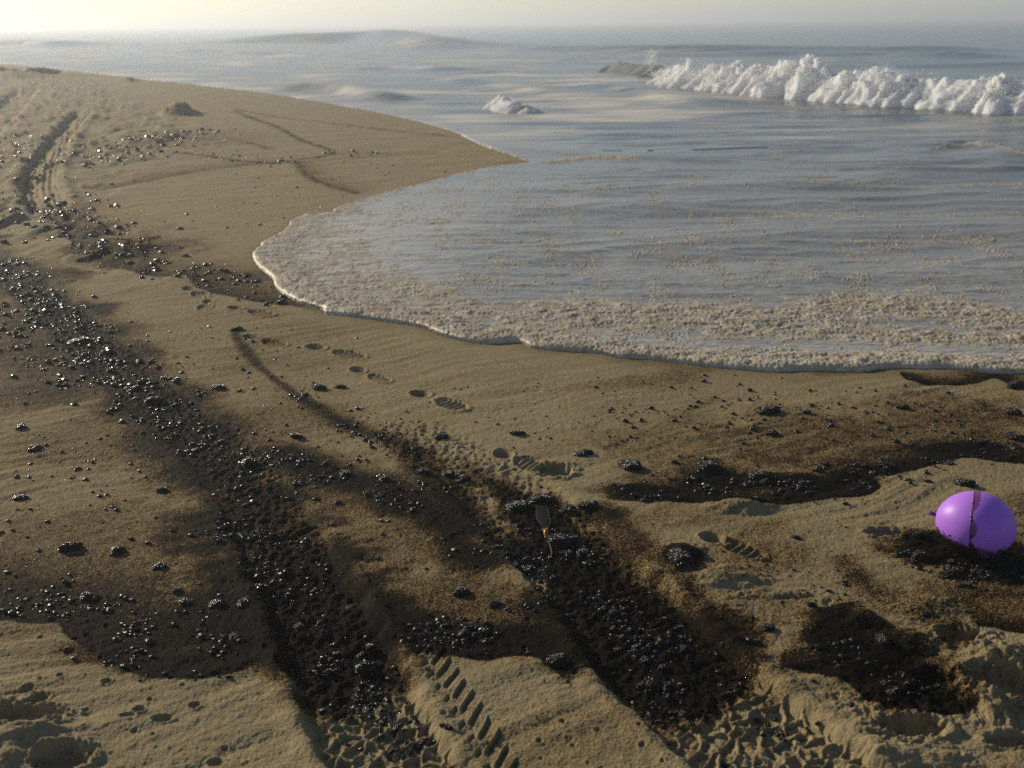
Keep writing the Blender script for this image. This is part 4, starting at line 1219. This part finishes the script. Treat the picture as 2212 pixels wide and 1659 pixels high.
# ------------------------------------------------------------------ balloon
def mat_balloon():
    t = NT('purple_latex')
    c = t.coord()
    sx = t.n('ShaderNodeSeparateXYZ'); t.t.links.new(c, sx.inputs[0])
    x, y, zc = sx.outputs
    nz = t.n('ShaderNodeCombineXYZ'); t.t.links.new(zc, nz.inputs[2]); t.t.links.new(y, nz.inputs[1])
    w1 = t.math('MULTIPLY', t.math('SUBTRACT', t.noise(nz.outputs[0], 12.0, 2), 0.5), 0.03)
    wj = t.math('MULTIPLY', t.math('SUBTRACT', t.noise(c, 160.0, 2), 0.5), 0.006)
    left = t.math('ADD', t.math('ADD', t.math('ADD', x, t.math('MULTIPLY', zc, 0.16)), 0.010), t.math('ADD', t.math('MULTIPLY', w1, 0.25), wj))           # > 0 right of the streak's left edge
    lobes = t.math('MULTIPLY', t.math('ABSOLUTE', t.math('SINE', t.math('MULTIPLY', t.math('ADD', zc, 0.006), 46.0))), 0.020)
    wid = t.math('ADD', lobes, t.math('MULTIPLY', t.smooth(zc, -0.02, -0.08), 0.01))
    inl = t.smooth(left, -0.0012, 0.0012)
    inr = t.smooth(t.math('SUBTRACT', wid, left), -0.001, 0.0015)
    front = t.math('LESS_THAN', y, 0.03)
    streak = t.math('MULTIPLY', t.math('MULTIPLY', inl, inr), front)
    edge = t.math('MULTIPLY', t.math('MULTIPLY', inl, t.smooth(left, 0.007, 0.002)), front)
    sp = t.noise(c, 55.0, 4, 0.65); sp2 = t.noise(c, 20.0, 2)
    low = t.smooth(zc, 0.015, -0.06)
    spots = t.smooth(t.math('ADD', sp, t.math('ADD', t.math('MULTIPLY', low, 0.34), t.math('MULTIPLY', t.math('SUBTRACT', sp2, 0.5), 0.35))), 0.70, 0.76)
    spots = t.math('MULTIPLY', spots, t.math('GREATER_THAN', low, 0.02))
    under = t.smooth(t.math('ADD', zc, t.math('MULTIPLY', t.math('SUBTRACT', sp, 0.5), 0.06)), -0.020, -0.036)
    lft = t.smooth(x, 0.07, 0.0)
    under = t.math('MULTIPLY', under, t.mixf(lft, 0.35, 1.0))
    dark = t.math('MAXIMUM', t.math('MAXIMUM', t.math('MULTIPLY', spots, 0.92), under), t.math('MULTIPLY', edge, t.smooth(sp, 0.42, 0.52)), clamp=True)
    lowst = t.math('MULTIPLY', streak, t.smooth(zc, 0.02, 0.005))
    dark = t.math('MAXIMUM', dark, lowst)
    base = t.mixc(t.math('MULTIPLY', streak, 0.88), (0.47, 0.19, 0.82, 1), (0.13, 0.03, 0.10, 1))
    base = t.mixc(dark, base, (0.014, 0.006, 0.005, 1))
    nb = t.bump(t.math('ADD', t.math('MULTIPLY', dark, 0.5), t.math('MULTIPLY', t.math('MULTIPLY', dark, sp), 1.0)), 0.6, 0.002)
    b = t.bsdf(**{'Base Color': base, 'Roughness': t.mixf(dark, 0.42, 0.35), 'Normal': nb, 'Specular IOR Level': 0.3})
    tr = t.n('ShaderNodeBsdfTranslucent'); t.set(tr.inputs['Color'], base)
    mx = t.n('ShaderNodeMixShader')
    t.set(mx.inputs[0], t.math('MULTIPLY', t.math('SUBTRACT', 1.0, t.math('MAXIMUM', dark, streak)), 0.22))
    t.t.links.new(b.outputs[0], mx.inputs[1]); t.t.links.new(tr.outputs[0], mx.inputs[2])
    return t.done(mx.outputs[0])

BALLOON = mat_balloon()
bx, by = G(2097, 1193)
bz = float(sand_fields(np.array([bx]), np.array([by]))[0][0])
RX = 0.5 * 161 / FPX * (depth_of(bx, by) - 0.03)
RZ = RX * 0.90
V, F = ico(5)
fx = V[:, 0]
egg = np.where(fx < 0, 1 - 0.10 * fx * fx, 1.0)
bv = np.stack([fx * RX, V[:, 1] * RZ * egg, V[:, 2] * RZ * egg], 1)
root = empty('balloon', (bx, by, bz), label='purple party balloon smeared with oil, resting on the sand at right', category='balloon')
root.rotation_euler = (0, 0, -math.atan2(bx, by))
body = link('body', new_mesh('body', bv, F), BALLOON, root)
body.location = (0, 0, RZ * 0.965)
body.rotation_euler = (0, math.radians(4), 0)
# knot
def lathe(prof, n=20):
    V = []; F = []
    for (r, a) in prof:
        for k in range(n):
            th = 2 * math.pi * k / n
            V.append((a, r * math.cos(th), r * math.sin(th)))
    for i in range(len(prof) - 1):
        for k in range(n):
            F.append((i * n + k, i * n + (k + 1) % n, (i + 1) * n + (k + 1) % n, (i + 1) * n + k))
    return np.array(V), np.array(F)
V, F = lathe([(0.011, 0.010), (0.0065, 0.002), (0.0045, -0.003), (0.006, -0.006), (0.0052, -0.010), (0.0045, -0.013), (0.0075, -0.017), (0.0092, -0.0185), (0.0085, -0.020), (0.006, -0.0185), (0.003, -0.014)])
kn = link('knot', new_mesh('knot', V, F), mat_simple('knot_latex', (0.16, 0.07, 0.33), 0.35, 0.2, 60, 0.3), root)
kn.location = (-RX * 0.985, 0.0, RZ * 1.03)
kn.rotation_euler = (0.2, math.radians(10), 0)

# ------------------------------------------------------------------ kelp and seaweed
KELP_AMBER = mat_simple('amber_kelp', (0.36, 0.12, 0.018), 0.25, 0.2, 40, 0.5)
KELP_DARK = mat_simple('dark_kelp', (0.008, 0.007, 0.007), 0.8, 0.0, 200, 0.4, 0.08)
WEED_YELLOW = mat_simple('yellow_weed', (0.42, 0.27, 0.04), 0.5, 0.35, 12, 0.5)
HEAP = mat_simple('drift_heap', (0.06, 0.048, 0.03), 0.8, 0.0, 8, 0.5)

def zat(x, y):
    return float(sand_fields(np.array([x]), np.array([y]))[0][0])

def ribbon(path, widths, thick, wave=0.0, seed=0):
    """a wavy strip with real thickness"""
    P = catmull(path, 6); n = len(P)
    w = np.interp(np.linspace(0, 1, n), np.linspace(0, 1, len(widths)), widths)
    T = np.gradient(P, axis=0); T /= np.linalg.norm(T, axis=1)[:, None]
    S = np.cross(T, np.array([0, 0, 1.0])); S /= np.linalg.norm(S, axis=1)[:, None] + 1e-9
    V = []
    m = 7
    for i in range(n):
        for j in range(m):
            q = j / (m - 1) - 0.5
            zz = wave * math.sin(i * 0.9 + seed + q * 3) * abs(q) * 2 + thick * (1 - 4 * q * q)
            V.append(P[i] + S[i] * q * w[i] + np.array([0, 0, zz]))
    top = len(V)
    V += [v - np.array([0, 0, thick * 1.2]) for v in V]
    F = []
    for i in range(n - 1):
        for j in range(m - 1):
            a = i * m + j
            F.append((a, a + 1, a + m + 1, a + m)); F.append((top + a, top + a + m, top + a + m + 1, top + a + 1))
        for j in (0, m - 1):
            a = i * m + j
            F.append((a, a + m, top + a + m, top + a))
    return np.array(V), np.array(F)

gx, gy = G(1180, 1150)
kz = zat(gx, gy)
root = empty('kelp', (gx, gy, kz), label='kelp piece with a dark ribbed blade and one amber bulb', category='seaweed')
V, F = lathe([(0.0015, 0.020), (0.0065, 0.016), (0.0095, 0.008), (0.010, 0.001), (0.0085, -0.006), (0.005, -0.014), (0.0022, -0.021), (0.0012, -0.026)], 18)
bulb = link('bulb', new_mesh('bulb', V, F), KELP_AMBER, root)
bulb.location = (0, 0, 0.012); bulb.rotation_euler = (0, math.radians(-12), math.radians(80))
a = G(1180, 1142) - (gx, gy); b = G(1172, 1110) - (gx, gy); c = G(1168, 1082) - (gx, gy)
V, F = ribbon([(a[0], a[1], 0.013), ((a[0] + b[0]) / 2, (a[1] + b[1]) / 2, 0.013), (b[0], b[1], 0.010), (c[0], c[1], 0.008)], [0.012, 0.038, 0.046, 0.044, 0.036], 0.002, 0.002)
link('blade', new_mesh('blade', V, F), KELP_DARK, root)
a = G(1183, 1160) - (gx, gy); b = G(1192, 1185) - (gx, gy); c = G(1190, 1200) - (gx, gy)
V, F = ribbon([(0.0, -0.02, 0.008), (a[0], a[1], 0.006), (b[0], b[1], 0.004), (c[0], c[1], 0.002)], [0.003, 0.005, 0.006, 0.003], 0.003)
link('stem', new_mesh('stem', V, F), mat_simple('kelp_stem', (0.06, 0.042, 0.016), 0.6, 0, 60, 0.5, 0.1), root)

def weed(px, py, wpx, n, mat, label, hgt=0.4, seed=0):
    g = G(px, py); zz = zat(*g)
    r = np.random.default_rng(seed)
    W = wpx / FPX * depth_of(*g)
    root = empty('seaweed', (g[0], g[1], zz), label=label, category='seaweed')
    for i in range(n):
        c0 = np.array([r.normal(0, 0.28) * W, r.normal(0, 0.22) * W, W * hgt * r.uniform(0.1, 0.5)])
        path = [c0]
        dv = r.normal(size=3) * 0.18 * W; dv[2] = abs(dv[2]) * 0.5
        for k in range(3):
            dv = dv * 0.8 + r.normal(size=3) * 0.10 * W * np.array([1, 1, 0.7])
            q = path[-1] + dv; q[2] = np.clip(q[2], 0.01 * W, hgt * W)
            path.append(q)
        V, F = ribbon(path, np.array([0.05, 0.14, 0.12, 0.03]) * W * r.uniform(0.6, 1.4), 0.012 * W, 0.05 * W, i)
        link('frond', new_mesh('frond', V, F), mat, root)
    return root

weed(283, 177, 24, 12, WEED_YELLOW, 'yellow clump of seaweed lying alone on the far sand', 0.45, 1)
weed(40, 318, 24, 9, KELP_AMBER, 'orange tuft of seaweed left of the far tyre track', 0.5, 2)
weed(295, 532, 54, 12, KELP_AMBER, 'amber strands of kelp among tar lumps left of the foam', 0.25, 3)
weed(212, 588, 20, 5, KELP_AMBER, 'small scrap of amber weed on the sand by the dense tar band', 0.3, 4)
weed(425, 574, 20, 4, KELP_AMBER, 'reddish scrap of weed on the stain nearest the foam tongue', 0.25, 5)
weed(78, 437, 26, 5, KELP_AMBER, 'flat reddish weed strand below the far tyre track', 0.2, 6)

# heap of dark drift weed at the far left
g = G(22, 166); zz = zat(*g)
root = empty('seaweed_heap', (g[0], g[1], zz), label='dark heap of sand and drift weed at the far left edge', category='seaweed heap')
for i in range(7):
    me = lump_mesh('clump', 3, 700 + i, 8)
    o = link('clump', me, HEAP, root)
    s = random.uniform(0.22, 0.5)
    o.scale = (s * 1.5, s, s * 0.75)
    o.location = (-0.7 + 0.33 * i + random.uniform(-.1, .1), random.uniform(-.25, .25), 0.03)
    o.rotation_euler = (0, 0, random.uniform(0, 6))

# ------------------------------------------------------------------ boats on the horizon
HULL = mat_simple('boat_hull', (0.16, 0.17, 0.18), 0.5, 0, 1.0)
CABIN = mat_simple('boat_cabin', (0.35, 0.35, 0.34), 0.5, 0, 1.0)

def boat(px, dist, L, label):
    d = fw + rt * ((px - 1106.0) / FPX) + up * ((829.5 - 45) / FPX)
    ux, uy = d[0] / math.hypot(d[0], d[1]), d[1] / math.hypot(d[0], d[1])
    root = empty('boat', (ux * dist, uy * dist, 0), label=label, category='boat')
    n = 17
    V = []; F = []
    rows = [(-0.03, 0.55), (0.05, 0.85), (0.13, 1.0)]
    for (hz, k) in rows:
        for i in range(n):
            t = i / (n - 1)
            w = 0.13 * k * min(1, 2.2 * (1 - t)) ** 0.7 * min(1, 0.75 + t)
            V.append(((t - 0.5) * L * (0.92 + 0.08 * k), w * L, (hz + 0.05 * max(0, t - 0.5) * (hz > 0)) * L))
        for i in range(n - 1, -1, -1):
            t = i / (n - 1)
            w = 0.13 * k * min(1, 2.2 * (1 - t)) ** 0.7 * min(1, 0.75 + t)
            V.append(((t - 0.5) * L * (0.92 + 0.08 * k), -w * L, (hz + 0.05 * max(0, t - 0.5) * (hz > 0)) * L))
    m = 2 * n
    for r_ in range(2):
        for i in range(m):
            F.append((r_ * m + i, r_ * m + (i + 1) % m, (r_ + 1) * m + (i + 1) % m, (r_ + 1) * m + i))
    for i in range(n - 1):
        F.append((2 * m + i, 2 * m + i + 1, 2 * m + m - 2 - i, 2 * m + m - 1 - i))
    link('hull', new_mesh('hull', V, F, smooth=False), HULL, root)
    def box(name, x0, x1, w, z0, z1, mt, rake=0.0):
        v = [(x0, -w, z0), (x1, -w, z0), (x1, w, z0), (x0, w, z0), (x0 + rake, -w * .85, z1), (x1 - rake, -w * .85, z1), (x1 - rake, w * .85, z1), (x0 + rake, w * .85, z1)]
        f = [(3, 2, 1, 0), (4, 5, 6, 7), (0, 1, 5, 4), (1, 2, 6, 5), (2, 3, 7, 6), (3, 0, 4, 7)]
        link(name, new_mesh(name, np.array(v) * L, np.array(f), smooth=False), mt, root)
    box('cabin', -0.10, 0.16, 0.085, 0.13, 0.25, CABIN, 0.03)
    box('mast', 0.0, 0.02, 0.008, 0.25, 0.40, CABIN)
    return root

boat(1501, 1150, 9.5, 'tiny dark boat on the horizon right of the middle')
boat(284, 900, 8.0, 'very faint boat on the horizon in the bright haze at left')

# ------------------------------------------------------------------ sea haze
t = NT('sea_haze')
pv = t.n('ShaderNodeVolumePrincipled')
pv.inputs['Color'].default_value = (0.90, 0.95, 1.0, 1)
pv.inputs['Density'].default_value = 0.0046
pv.inputs['Anisotropy'].default_value = 0.42
t.t.links.new(pv.outputs[0], t.out.inputs['Volume'])
x0, x1, y0, y1, z0, z1 = -38500, 38500, -40, 12800, -2.0, 5.2
V_ = np.array([(x0, y0, z0), (x1, y0, z0), (x1, y1, z0), (x0, y1, z0), (x0, y0, z1), (x1, y0, z1), (x1, y1, z1), (x0, y1, z1)], float)
hf_ = [(3, 2, 1, 0), (4, 5, 6, 7), (0, 1, 5, 4), (1, 2, 6, 5), (2, 3, 7, 6), (3, 0, 4, 7)]
link('haze', new_mesh('haze', V_, np.array(hf_), smooth=False), t.m, kind='stuff', label='pale sea mist thickening toward the horizon', category='haze')
